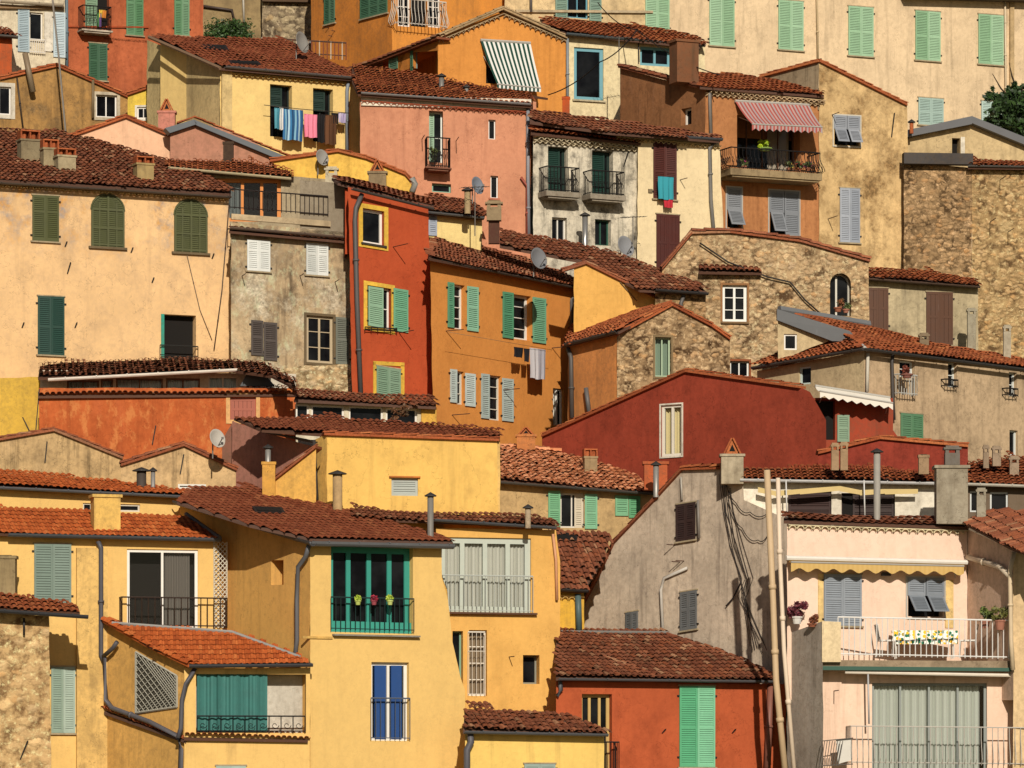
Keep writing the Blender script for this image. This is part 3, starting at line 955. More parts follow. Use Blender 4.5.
def terrain():
    mb = MB(); prof = [(-200, -30), (60, -22), (95, -8), (112, -4), (128, 6), (150, 15), (165, 24), (230, 55), (420, 120), (900, 200)]
    rnd = random.Random(3); xs = [-400, -200, -100, -60, -40, -25, -12, 0, 12, 25, 40, 60, 100, 200, 400]; rows = []
    for y, z in prof:
        rows.append(len(mb.v)); mb.v += [(x, y, z + rnd.uniform(-.6, .6)) for x in xs]
    for a, b in zip(rows[:-1], rows[1:]):
        for i in range(len(xs) - 1): mb.f.append((a + i, a + i + 1, b + i + 1, b + i)); mb.mi.append(0)
    o = mb.build('hillside', plaster('#6d6a48', .5, patch='#8a7a58', patch_amt=.4))
    tag(o, 'earth and scrub hillside under the old town houses', None, None, 'structure')
terrain()

# ================================================================ TOP ROW
def top_row():
    # T1 long cream building, upper right
    b = Bld('apartment_building', 'long cream building with pale mint shutters along the top right', 'building', 840, 250, 152)
    w = b.wall(652, 1045, 151.5, .43, [(655, -60), (1045, -60), (1045, 300), (655, 300)], plaster('#efd4ac', .22, streak=.35, var=.07), D=9)
    for x0, y0, x1, y1 in ((645.5+10, -10, 0, 0),): pass
    for x0, y0, x1, y1 in ((709, -6, 734, 47), (778, 0, 803, 51), (848, 6, 873, 57), (915, 10.5, 940, 61.5), (978, 14, 1003, 65.5)):
        w.sh(x0, y0, x1, y1, '#9ecb9f', rails=(.5,))
    w.sh(918, 97.5, 943, 126, '#b3cfc4', rails=(.5,)); w.sh(981, 101, 1001, 130, '#b3cfc4', rails=(.5,))
    w.pipe([(816, -20), (817, 2), (818, 62)], .035, '#d8bd8c'); w.pipe([(1005, -10), (1006, 120)], .035, '#d8c095')
    w.band(1009, -40, 1013, 140, '#c9ad80', .1, 'quoin'); w.band(900, -10, 1040, 3, '#6b5f55', .5, 'eave')
    b.done()
    b = Bld('house', 'cream end bay with one mint shutter pair left of the long cream building', 'house', 620, 80, 150)
    w = b.wall(505, 657, 149, .4, [(505, -60), (657, -60), (657, 130), (505, 130)], plaster('#eed2a0', .4, patch='#cdb48a', patch_amt=.1), D=6)
    w.sh(645, -8, 669, 33, '#9ecb9f', rails=(.5,)); w.sh(555, -12, 567, 20, '#8fae9b', n=1); w.sh(589, -12, 601, 21.5, '#8fae9b', n=1)
    w.win(567.5, -12, 588, 19, '#5f9db0', 2, 1, d=.12)
    w.pipe([(531, -20), (531, 12)], .05); w.band(515, 10, 652, 13.5, '#cbb896', .1)
    b.done()
    # far upper-left orange house
    b = Bld('house', 'deep orange house with white framed balcony window at the top centre', 'house', 440, 60, 148)
    w = b.wall(392, 540, 148, .5, [(392, -60), (507, -60), (507, 60), (392, 70)], plaster('#dd9442', .2, var=.06), D=7)
    w.win(398, -14, 410, 27, '#eeeae0', 2, 4, d=.1); w.win(410.5, -14, 427, 27.5, '#eeeae0', 1, 1, d=.16, dark=True); w.win(427.5, -14, 440, 28, '#eeeae0', 2, 4, d=.1)
    w.rail(397, -2, 446, 28, .45, '#d9d4c6', belly=.12, deco=False, pitch=.13)
    s = b.wall(308, 392, 152.2, 0, [(311, -60), (392, -60), (392, 70), (311, 75)], plaster('#d98a3c', .25), Yr=148, D=4, name='side_wall')
    s.sh(325, -6, 335.5, 25, GRN2, n=2); s.sh(361, -8, 388, 19.5, GRN2, n=3)
    for x, y in ((329, 28), (335, 31), (332, 36)): s.bracket(x, y, .15)
    b.done()
    # backdrop wall with stone
    b = Bld('garden_wall', 'tall grey plaster and stone retaining wall beyond the green bush', 'wall', 256, 60, 157)
    w = b.wall(195, 262, 157, .1, [(195, -60), (262, -60), (262, 80), (195, 80)], plaster('#a58f66', .5), D=3)
    w.pipe([(203, 6), (232, 10), (235, 24)], .05, '#4a3a30'); w.pipe([(243, -10), (244, 22)], .04, '#c9c2b0')
    w2 = b.wall(262, 315, 156, .1, [(262, -60), (315, -60), (315, 80), (262, 80)], stone('#a89878', '#5a4c3c', '#8a7a62', 2.6), D=3, name='stone_wall')
    w2.band(262, -2, 315, 3.5, '#5d4a38', .25)
    b.done()
    # red-orange building
    b = Bld('house', 'tall terracotta red house with green shutters at the top left', 'house', 135, 90, 150)
    w = b.wall(64, 203, 149.5, .45, [(64, -60), (203, -60), (203, 110), (64, 110)], plaster('#c26c46', .4, '#7a3a24', var=.12), D=8)
    w.sh(126, -20, 143, 36, '#5f9466', rails=(.4,)); w.sh(174, -20, 189, 36, '#5f9466', rails=(.4,))
    w.sh(88.5, 43, 107, 81, '#3f6b4c'); w.sh(85, -20, 97, 28, '#7ba07c', n=1); w.win(97.5, -20, 109, 29, '#d8cfc0', 1, 2, dark=True)
    w.rail(83, 5, 111, 31, .5, None, slab='#cfc3ae', slab_h=.06, deco=True)
    w.band(66, 26, 148, 28.2, '#b6522e', .06); w.band(104, 37, 148, 43, '#b9552f', .0)
    w.pipe([(66.5, -10), (67, 75)], .06, '#5f7a86')
    b.done()
    cloth(w, 99, 10, 106, 18, ['#e8c33c', '#d8892c'], 'yellow cloth hung on the small iron balcony of the red house', .55)
    cloth(w, 97, 13, 101, 27, ['#4e8a4c', '#7b5a9a'], 'green patterned cloth hung on the small iron balcony of the red house', .55)
    # white house far left top
    b = Bld('house', 'cream house with pale blue shutters in the top left corner', 'house', 40, 75, 146)
    w = b.wall(-15, 66, 146, .45, [(-15, -60), (65, -60), (65, 80), (-15, 80)], plaster('#ecdfc0', .25, streak=.3), D=4)
    w.sh(17.5, 8, 29, 52.5, '#b5cbd3', n=1, rails=(.33, .66)); w.sh(53, 12, 65, 58, '#b5cbd3', n=1, rails=(.33, .66))
    w.win(29.5, 12, 43, 41, '#efe9da', 1, 1, d=.12); w.band(44, 12, 52.5, 52, '#f1ead8', .05, 'frame')
    w.rail(30, 39, 45, 54, .12, '#f0ebe0', pitch=.07, side=False)
    w.gut(0, 3, 63, 7, .1, '#b9a98c', .25); w.band(-15, 5, 63, 10, '#9a7d5c', .12, 'eave')
    b.done()
    b = Bld('house', 'small red-orange house corner with brown eave at the left edge', 'house', 5, 76, 144.6)
    w = b.wall(-25, 12, 144.4, .3, [(-25, 30), (12, 35), (12, 90), (-25, 90)], plaster('#c45f34', .3), D=3)
    w.roof([(-25, 26), (12, 30), (18, 37), (-25, 34)], ((-25, 34), (18, 37)), 22, T_BROWN())
    w.gut(-20, 35, 18, 38, .07)
    b.done()
    # tan crumbling house
    b = Bld('house', 'tan crumbling plaster house with two white framed windows at the upper left', 'house', 65, 125, 143)
    w = b.wall(-24, 130, 142.5, .3, [(-24, 81), (10, 76), (57, 65.5), (90, 78), (128, 96), (130, 150), (-24, 150)], plaster('#b98f55', .6, '#5c4a38', patch='#8d7350', patch_amt=.55, streak=.5), D=5)
    w.win(-12, 86, 11, 115, '#f2efe6', 2, 1, d=.12, surround='#ded6c4', sw=4)
    w.win(96, 94.5, 117, 118, '#f2efe6', 2, 1, d=.14, surround='#c9bda4', sw=3)
    w.verge([(0, 78), (57, 65), (130, 97)], mat=T_RUST())
    w.pipe([(25, 53), (33, 92)], .1, '#8f7a5c', .35, 'vent_pipe'); w.pipe([(17, 78), (23, 128)], .03, '#4a3a2c')
    w.pipe([(93, 80), (93, 118)], .05, '#8a7656'); 
    b.done()
    # TV pole
    cable([(52, -5, 141.8), (59, 60, 141.8), (66, 136, 141.8)], 'thin grey mast pole rising before the tan house and cream house', .035, 0, '#8b8378', 'mast', 'mast')

    # T9 yellow house with washing
    b = Bld('house', 'pale yellow house with two dark windows behind a full washing line', 'house', 290, 170, 138)
    w = b.wall(220, 362, 135.5, .5, [(220, 67), (362, 79), (362, 230), (220, 230)], plaster('#f6d68c', .12, var=.05, streak=.15), D=7)
    s = b.wall(146, 220, 140.6, 0, [(147, 40), (220, 66), (220, 200), (147, 190)], plaster('#e6cd93', .3), Yr=135.5, D=3, name='side_wall')
    w.band(221, 66, 231, 190, '#e3c88c', .1, 'pilaster')
    R = w.roof([(220, 68), (364, 80), (284, 41), (149, 36)], ((220, 68), (364, 80)), 21, T_BROWN(), step=.02)
    R.flash([(149, 37), (220, 68)], .06, '#8a6a4a')
    w.gut(225, 68, 363, 80, .08, '#5f5a58'); w.gen(224, 73, 362, 84, 1, '#d8b872')
    R.skylight(200, 44, 226, 50); R.skylight(228, 60, 258, 64)
    w.win(270, 84, 292, 138, '#1c2a26', 2, 1, d=.3); w.win(313, 88, 333, 143, '#1c2a26', 2, 1, d=.3)
    w.sh(271, 85, 284, 106, '#1f3b33', n=1, off=-.2, hinge=False); w.sh(314, 89, 327, 111, '#1f3b33', n=1, off=-.2, hinge=False)
    w.pipe([(349, 78), (347, 90), (347, 152)], .06, '#86909a')
    w.pipe([(264, 105), (300, 109), (348, 113)], .012, '#3c3a38', .5, 'clothes_line')
    b.done()
    L = [(274, 108, 281, 129, ['#5aa7b8', '#3f8ba0'], 'teal cloth, leftmost on the washing line of the yellow house'),
         (279, 108, 283, 130, ['#e8e6e2'], 'white cloth beside the teal one on the washing line'),
         (283, 109, 303, 141, ['#2e6fa3', '#7fb6d0', '#2b5d92', '#a9cfe0', '#2f79ae', '#244f7c'] * 2, 'big blue striped towel on the washing line of the yellow house'),
         (304, 114, 317, 138, ['#f48aa6'], 'pink towel in the middle of the washing line'),
         (317, 114, 325, 143, ['#1d1a1c'], 'black trousers hanging right of the pink towel'),
         (324, 115, 336, 145, ['#6a4428', '#5a3a22'], 'brown trousers on the washing line of the yellow house'),
         (331, 113, 338, 124, ['#17161a'], 'short black cloth over the brown trousers'),
         (338, 113, 345.5, 123, ['#c9c0dc', '#b4a8cf'], 'small lilac cloth, rightmost on the washing line')]
    for a in L: cloth(w, *a[:4], a[4], a[5], .5, group='washing hung out to dry', bend=.03)
    # little yellow annex
    b = Bld('annex', 'narrow bright yellow annex squeezed left of the khaki gable wall', 'annex', 145, 125, 143.4)
    w = b.wall(128, 158, 142.9, -.1, [(128, 95), (152, 87), (156, 92), (158, 150), (128, 150)], plaster('#f0cf55', .2), D=3)
    w.win(137, 107, 156, 119, '#efeae0', 3, 1, d=.08, surround='#ece6d6', sw=2)
    w.verge([(127, 94), (151, 86)], mat=T_RUST())
    b.done()
    b = Bld('house', 'peach pink gable with tile edge in front of the khaki wall', 'house', 130, 165, 136.4)
    w = b.wall(66, 202, 134.4, .1, [(66, 138), (126, 117), (200, 148), (200, 205), (66, 205)], plaster('#f6c6a0', .12, var=.05), D=4)
    w.verge([(67, 137), (126, 116), (202, 149)], mat=T_RUST(), r=.06)
    c = chimney(b.o, 'tent', ray(167, 130, 135.2), 158, 100, 176, 132, '#d98f7c')
    b.done()
    b = Bld('house', 'mauve gable under a broad grey lead roof edge', 'house', 230, 165, 135.8)
    w = b.wall(166, 292, 134.0, .2, [(170, 131), (195, 122), (230, 130), (285, 158), (290, 200), (170, 200)], plaster('#c78e74', .3), D=4)
    Q = [w.P(165, 128, .2), w.P(194, 119.5, .2), w.P(197, 124, .2), w.P(170, 133, .2)]
    mb = MB(); mb.box8(Q, [p - w.n * .6 for p in Q])
    Q = [w.P(194, 119.5, .2), w.P(290, 158, .2), w.P(290, 164, .2), w.P(196, 125, .2)]; mb.box8(Q, [p - w.n * .6 for p in Q]); mb.build('lead_edge', paint('#5d656b', .6, .3), b.o)
    w.verge([(178, 124), (195, 117.5), (290, 157)], off=.0, r=.05, mat=T_RUST(), slab=False)
    c = chimney(b.o, 'block', ray(229, 160, 133.4), 223, 142, 234, 162, '#4a3a30')
    b.done()
    # yellow ochre gables before pink house
    b = Bld('house', 'low ochre yellow gable with tile edging below the washing line', 'house', 340, 205, 135)
    w = b.wall(270, 413, 133.0, .1, [(272, 160), (300, 156), (338, 150), (366, 157), (404, 173), (412, 185), (412, 230), (272, 230)], plaster('#f0c25c', .2, '#8a6a30'), D=2.5)
    w.verge([(270, 160), (338, 150), (366, 157), (405, 173), (411, 180)], r=.05, mat=T_RUST())
    w.pipe([(412, 178), (415, 184), (412, 192)], .1, '#9a9890', .1)
    b.done()
    # T10 pink house
    b = Bld('house', 'salmon pink house with one small iron balcony in the upper middle', 'house', 445, 235, 136)
    w = b.wall(360, 531, 133.8, .12, [(360, 98), (531, 110), (531, 290), (360, 290)], plaster('#d89876', .22, '#8a4a38', var=.07), D=7, sl=.065)
    R = w.roof([(358, 94), (532, 106), (532, 96), (548, 98), (430, 77), (352, 66), (352, 82)], ((358, 94), (532, 106)), 21, T_RUST(), jit=1.3)
    w.gen(361, 101, 531, 112.5, 1, '#b3583c'); w.band(361, 95, 531, 110.3, '#f3e8d2', .07)
    Q = w.quad(361, 95.5, 531, 110); 
    w.gut(361, 94, 531, 105.5, .07, '#7d7a78', .34)
    R.chim('flue', 437, 73, 446, 89); R.chim('flue', 463, 84, 470, 92)
    w.win(429, 110.5, 443, 163, '#dfe5dc', 1, 2, d=.35); w.sh(430, 112, 435, 162, '#9cc0a0', n=1, off=-.3, hinge=False)
    w.rail(427, 137, 450, 168, .55, None, slab='#8a5a48', slab_h=.05, deco=True)
    w.win(488.5, 119.5, 495.5, 139.5, '#eeeae2', 1, 1, d=.15); w.win(490.5, 175.5, 498, 198.5, '#eeeae2', 1, 1, d=.15, sill='#c07a60')
    w.win(432, 183, 451, 193, '#7fae96', 1, 1, d=.2)
    w.bracket(422, 139, .8); w.bracket(456, 141, .8)
    w.pipe([(528, 108), (528, 176), (529, 240)], .06, '#8c8f96'); w.pipe([(521, 177), (527, 186), (527, 240)], .04, '#b0553f')
    b.done()
    potplant(434, 160, w.P(434, 160, .35).y, 'leafy plant in a pot on the small balcony of the pink house', .1, .15, .16, pot='#3c4a30', n=80)

    # T3 orange gable with striped awning
    b = Bld('house', 'orange gabled house with a green and white striped awning', 'house', 500, 100, 143)
    w = b.wall(437, 566, 142, .35, [(438, 37), (503, 12), (566, 38), (566, 150), (438, 130)], plaster('#e29a4c', .2, '#8a5222', var=.06), D=7)
    w.gen(438, 41, 503, 14, 1, '#c9b088', sp=.2); w.gen(503, 14, 566, 41, 1, '#c9b088', sp=.2)
    w.verge([(437, 37), (503, 8), (567, 37)], off=.16, r=.07, mat=plaster('#b89c74', .5))
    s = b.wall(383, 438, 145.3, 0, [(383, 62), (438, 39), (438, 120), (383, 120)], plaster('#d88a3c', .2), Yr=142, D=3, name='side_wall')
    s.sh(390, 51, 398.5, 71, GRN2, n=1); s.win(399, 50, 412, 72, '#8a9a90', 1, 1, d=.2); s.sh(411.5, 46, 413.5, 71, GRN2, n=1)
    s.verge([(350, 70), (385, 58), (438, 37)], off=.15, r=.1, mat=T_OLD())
    w.win(486, 55, 498, 84, '#3a2c20', 1, 1, d=.25, dark=True)
    awning(w, (480.5, 40), (530.5, 43), (541, 88), (497, 84), ['#0b4436', '#e6e6de'], 22, .14, offB=.8, scal=False)
    w.pipe([(567.5, 38), (567.5, 110)], .05, '#8a9298')
    cp = chimney(b.o, 'block', ray(566, 110, 141.6), 562, 97, 570, 112, '#c0562a')
    b.done()
    # T2 cream house with teal windows
    b = Bld('house', 'cream house with a tall teal framed window beside the orange gable', 'house', 620, 110, 144)
    w = b.wall(568, 705, 143.6, .35, [(568, 33), (705, 46), (705, 150), (568, 150)], plaster('#f3e2b4', .2, streak=.2), D=4)
    R = w.roof([(545, 26), (566, 33), (700, 47), (705, 43), (690, 37), (640, 27), (540, 19)], ((566, 33), (705, 47)), 20, T_RUST())
    w.gut(566, 35, 705, 47, .08, '#5b6468')
    w.win(574, 47, 603.5, 101, '#6fa9b6', 1, 1, d=.12, fw=.12, sill='#d8cba8')
    w.win(640, 46, 671, 67, '#6fa9b6', 2, 1, d=.15, fw=.1)
    w.pipe([(638.5, 37), (639, 62)], .02, '#3a3634')
    b.done()
    # T13 brown house with balcony
    b = Bld('house', 'brown orange house with red striped awning above a flowered iron balcony', 'house', 765, 250, 138)
    w = b.wall(705, 823, 137.2, .45, [(705, 88), (823, 98), (823, 300), (705, 300)], plaster('#c28656', .25, '#6a3c24', var=.1), D=7)
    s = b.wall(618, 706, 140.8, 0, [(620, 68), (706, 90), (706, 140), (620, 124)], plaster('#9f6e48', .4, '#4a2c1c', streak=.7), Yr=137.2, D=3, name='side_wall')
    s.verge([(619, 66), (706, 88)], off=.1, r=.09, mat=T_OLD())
    s.win(681, 107, 691.5, 126, '#efe9dc', 1, 1, d=.25)
    R = w.roof([(700, 87), (824, 96), (824, 92), (798, 85), (742, 77), (698, 74)], ((700, 87), (824, 96)), 20, T_RUST())
    w.gen(705, 90, 823, 101.5, 2, '#e0c49a', sp=.2)
    R.chim('block', 671, 41, 697, 80, '#85583c')
    w.win(737, 115, 800, 172, '#6d4a34', 4, 1, d=.5, curtain=('#d8cdb8', .62, .95))
    awning(w, (735, 101), (809, 105), (822.5, 127), (752, 124), ['#b85a50', '#c4a098', '#a8564e', '#b0a0a0'], 40, .22, offB=1.1, per=4)
    Q, bo = w.rail(731, 147, 820, 174, .9, None, belly=.18, slab='#b09a74', slab_h=.22, pitch=.14, deco=True)
    w.hung(726.5, 187, 741.5, 229, '#8b9198', .55, n=1, which=(0,)); w.hung(769, 190, 799, 236, '#8b9198', .5, n=2, which=(0,))
    w.pipe([(713, 88), (710, 93), (711, 136)], .06, '#8d857c')
    b.done()
    for i, (x, y, fl, lb) in enumerate(((744, 166, '#c2337a', 'pink flowering plant at the left of the flowered balcony'), (789, 168, '#f0b020', 'yellow flowering plant on the flowered balcony floor'), (799, 168, '#d83a2c', 'red flowering plant on the flowered balcony floor'), (808, 168, '#b04a8a', 'mauve flowering plant, rightmost on the flowered balcony'))):
        potplant(x, y + 3, w.P(x, y, .7).y, lb, .09, .1, .14, n=70, flowers=fl, group='plants on the flowered balcony')
    potplant(765, 151, w.P(765, 151, .35).y, 'bright green plant in a hanging box on the flowered balcony', .22, .1, .2, '#9ab81f', '#c8e030', '#7c9a30', 200)
    # T14 tall cream stone tower house
    b = Bld('house', 'tall flaking cream and stone house with grey shutters, right of the red awning', 'house', 865, 250, 139)
    w = b.wall(818, 913, 138.8, .35, [(819, 60), (907, 103), (912, 300), (819, 300)], plaster('#e6c48c', .3, '#7a6040', patch='#a8875a', patch_amt=.62, streak=.35, var=.1, top=(6.4, 7.4, '#e0cdb4', '#e6b884')), D=6)
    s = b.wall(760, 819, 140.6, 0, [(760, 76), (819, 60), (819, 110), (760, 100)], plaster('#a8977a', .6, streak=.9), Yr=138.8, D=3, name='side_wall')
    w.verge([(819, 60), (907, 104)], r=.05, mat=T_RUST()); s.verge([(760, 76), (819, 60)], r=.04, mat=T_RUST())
    w.hung(833.5, 115, 860, 147, '#9aa1ab', .45, fc='#cfc9b8'); w.sh(839.5, 188, 859.5, 243, '#9da6b2', rails=(.5,))
    w.bracket(832, 115, .6); w.bracket(828, 219, .8); w.anchor(893, 125, .8)
    b.done()
    # T16 small gable + T15 stone wall
    b = Bld('house', 'low plaster gable with a wide grey roof band behind the stone wall', 'house', 965, 165, 141)
    w = b.wall(902, 1050, 141.0, .25, [(903, 140), (972, 121), (1050, 150), (1050, 200), (903, 200)], plaster('#d8bf90', .35, patch='#b09a70', patch_amt=.2), D=4)
    mb = MB()
    for A, B in (((902, 131), (972, 116)), ((972, 116), (1050, 147))):
        Q = [w.P(A[0], A[1], .3), w.P(B[0], B[1], .3), w.P(B[0], B[1] + 8, .3), w.P(A[0], A[1] + 7, .3)]; mb.box8(Q, [p - w.n * 1.2 for p in Q])
    mb.build('lead_edge', paint('#6d6e70', .6, .3), b.o)
    w.win(952, 138, 960, 159, '#1a1512', 1, 1, d=.3, dark=True); w.band(960.5, 137, 964.5, 159, '#efe7d2', .04, 'frame')
    chimney(b.o, 'flue', ray(911, 128, 140.5), 908, 119, 915, 130, mat=T_RUST())
    b.done()
    b = Bld('stone_wall', 'high rubble stone wall at the right edge under a thin tiled coping', 'wall', 960, 340, 140)
    w = b.wall(904, 972, 139.3, .1, [(904, 162), (972, 168), (972, 360), (904, 360)], stone('#ac8d66', '#54402a', '#947a58', 3.8), D=3)
    w2 = b.wall(972, 1050, 139.5, .1, [(972, 168), (1050, 168), (1050, 400), (972, 400)], stone('#bfa072', '#6c5236', '#ac9064', 3.8, '#cbb080', .3), D=3, name='paler_wall')  # right stretch of the same wall, in paler stone
    w.band(902, 154, 971, 166, '#4f4c4b', .35, 'lead_coping')
    w2.roof([(968, 160), (1050, 162), (1050, 168), (968, 167)], ((968, 167), (1050, 168)), 20, T_RUST(), attic=False)
    w2.gut(968, 167, 1050, 168, .06)
    for x, y in ((990, 222), (1008, 232), (1000, 180)): w2.bracket(x, y, .9)
    b.done()
top_row()

def upper_mid():
    # T11 stained white house
    b = Bld('house', 'white house with black mould stains, two green doors and iron balconies', 'house', 585, 270, 137)
    w = b.wall(533, 639, 133.6, .5, [(533, 134), (639, 143), (639, 300), (533, 300)], plaster('#e6dcc4', .95, '#3f3b36', patch='#5d564c', patch_amt=.42, streak=.8), D=6)
    w.roof([(531, 133), (641, 143.5), (641, 139), (531, 124)], ((531, 133), (641, 143.5)), 22, T_RUST())
    w.gen(533, 137, 639, 146.5, 2, '#e8d8b4', sp=.2)
    for x0, y0, x1, y1 in ((548, 146, 568, 194), (592, 150, 613, 199)):
        w.win(x0, y0, x1, y1, '#102a24', 2, 1, d=.3, fw=.1, dark=False); w.sh(x0, y0 + 1, x0 + (x1 - x0) * .74, y1 - 1, '#143e33', n=1, off=-.25, hinge=False)
    w.rail(547, 166, 579, 193, .55, None, slab='#a09684', slab_h=.16, deco=True); w.rail(591, 170, 624, 196, .55, None, slab='#a09684', slab_h=.16, deco=True)
    w.win(552, 217, 567, 245, '#e6e2d6', 2, 1, d=.2); w.win(595, 219, 611, 246, '#2b5a4a', 2, 1, d=.25)
    w.anchor(626, 159, .5, .08)
    chimney(b.o, 'flue', ray(585, 240, 133.4), 580, 212, 590, 244, mat=paint('#b8b6b0', .3, .3, .6))
    b.done()
    # T12 cream with dark red shutters
    b = Bld('house', 'cream house with dark red shutters and a teal towel', 'house', 682, 270, 137.5)
    w = b.wall(638, 727, 135, .5, [(638, 134), (719, 139), (727, 300), (637, 300)], plaster('#f4dfb2', .15, streak=.2, var=.05), D=6)
    w.roof([(530, 122), (612, 133), (720, 141), (722, 137), (640, 126), (530, 110)], ((530, 124), (722, 141)), 22, T_OLD(), attic=False)
    w.gut(612, 134, 722, 141, .09, '#4d5055'); w.gen(615, 137, 720, 146.5, 1, '#e6cf9c')
    w.sh(653, 141, 676, 200, '#5b2a22', rails=(.5,)); w.sh(656, 214, 679, 270, '#5b2a22', rails=(.5,), louver=False)
    w.pipe([(716, 141), (710, 148), (711, 200), (715, 245)], .06, '#8b8780'); w.bracket(680, 180, .5)
    w.band(648, 189, 652, 193, '#8a7a60', .05, 'vent')
    b.done()
    cloth(w, 658, 176.5, 673.5, 200, ['#2e9fae'], 'teal towel hanging from the dark red shutters', .3, bend=.02)
    cloth(w, 664, 199, 673, 208, ['#c8283a'], 'small red cloth hanging under the teal towel', .25, bend=.02)
    # big brown roof right of orange house + gable M8
    b = Bld('house', 'long brown tiled roof stepping down behind the ochre gable', 'house', 640, 330, 128.8)
    w = b.wall(655, 708, 127.8, .35, [(655, 289), (706, 292), (706, 350), (655, 350)], stone('#b09068', '#5f452e', '#9a8058', 3.8), D=5)
    w.roof([(640, 290), (708, 293), (700, 286), (620, 256), (560, 240), (500, 232), (500, 246), (585, 262)], ((640, 289.5), (708, 294)), 22, T_OLD(), attic=False)
    w.gut(655, 291, 708, 295, .08, '#3f3c3c'); w.pipe([(684, 295), (681, 303), (681, 316)], .06)
    b.done()
    b = Bld('house', 'ochre yellow gable wall right of the orange house', 'house', 612, 340, 127.9)
    w = b.wall(560, 658, 127.6, .2, [(574, 268), (586, 263), (656, 297), (656, 340), (574, 345)], plaster('#ecb762', .18, '#8a6128', var=.06), D=3)
    w.verge([(562, 270), (586, 262), (657, 297)], r=.05, mat=T_OLD())
    w.pipe([(620, 282), (637, 301)], .015, '#7a6038', .04, 'cable')
    b.done()
    # pale yellow bit behind orange house
    b = Bld('house', 'pale yellow house with one blue shutter behind the brown chimney', 'house', 460, 240, 132)
    w = b.wall(425, 482, 131.6, .4, [(425, 210), (482, 217), (482, 260), (425, 260)], plaster('#f5dc96', .15, var=.05), D=4)
    w.roof([(425, 212), (484, 218), (486, 212), (470, 200), (425, 190)], ((425, 212), (484, 218)), 20, T_OLD())
    w.gut(425, 213, 484, 219, .07, '#5a5a5a'); w.sh(428, 213, 436.5, 236, '#9aa6b8', n=1)
    b.done()
    for a in ((462, 187, 473, 210, 'flue', '#b09a70'),): chimney(b.o, a[4], ray(467, 210, 131.2), a[0], a[1], a[2], a[3], mat=plaster('#b7a078', .4))
    chimney(b.o, 'box', ray(494, 216, 130.6), 486, 202, 502, 217, '#a08c6c'); chimney(b.o, 'block', ray(494, 238, 130.7), 488, 217, 500, 240, '#5a3a30')
upper_mid()

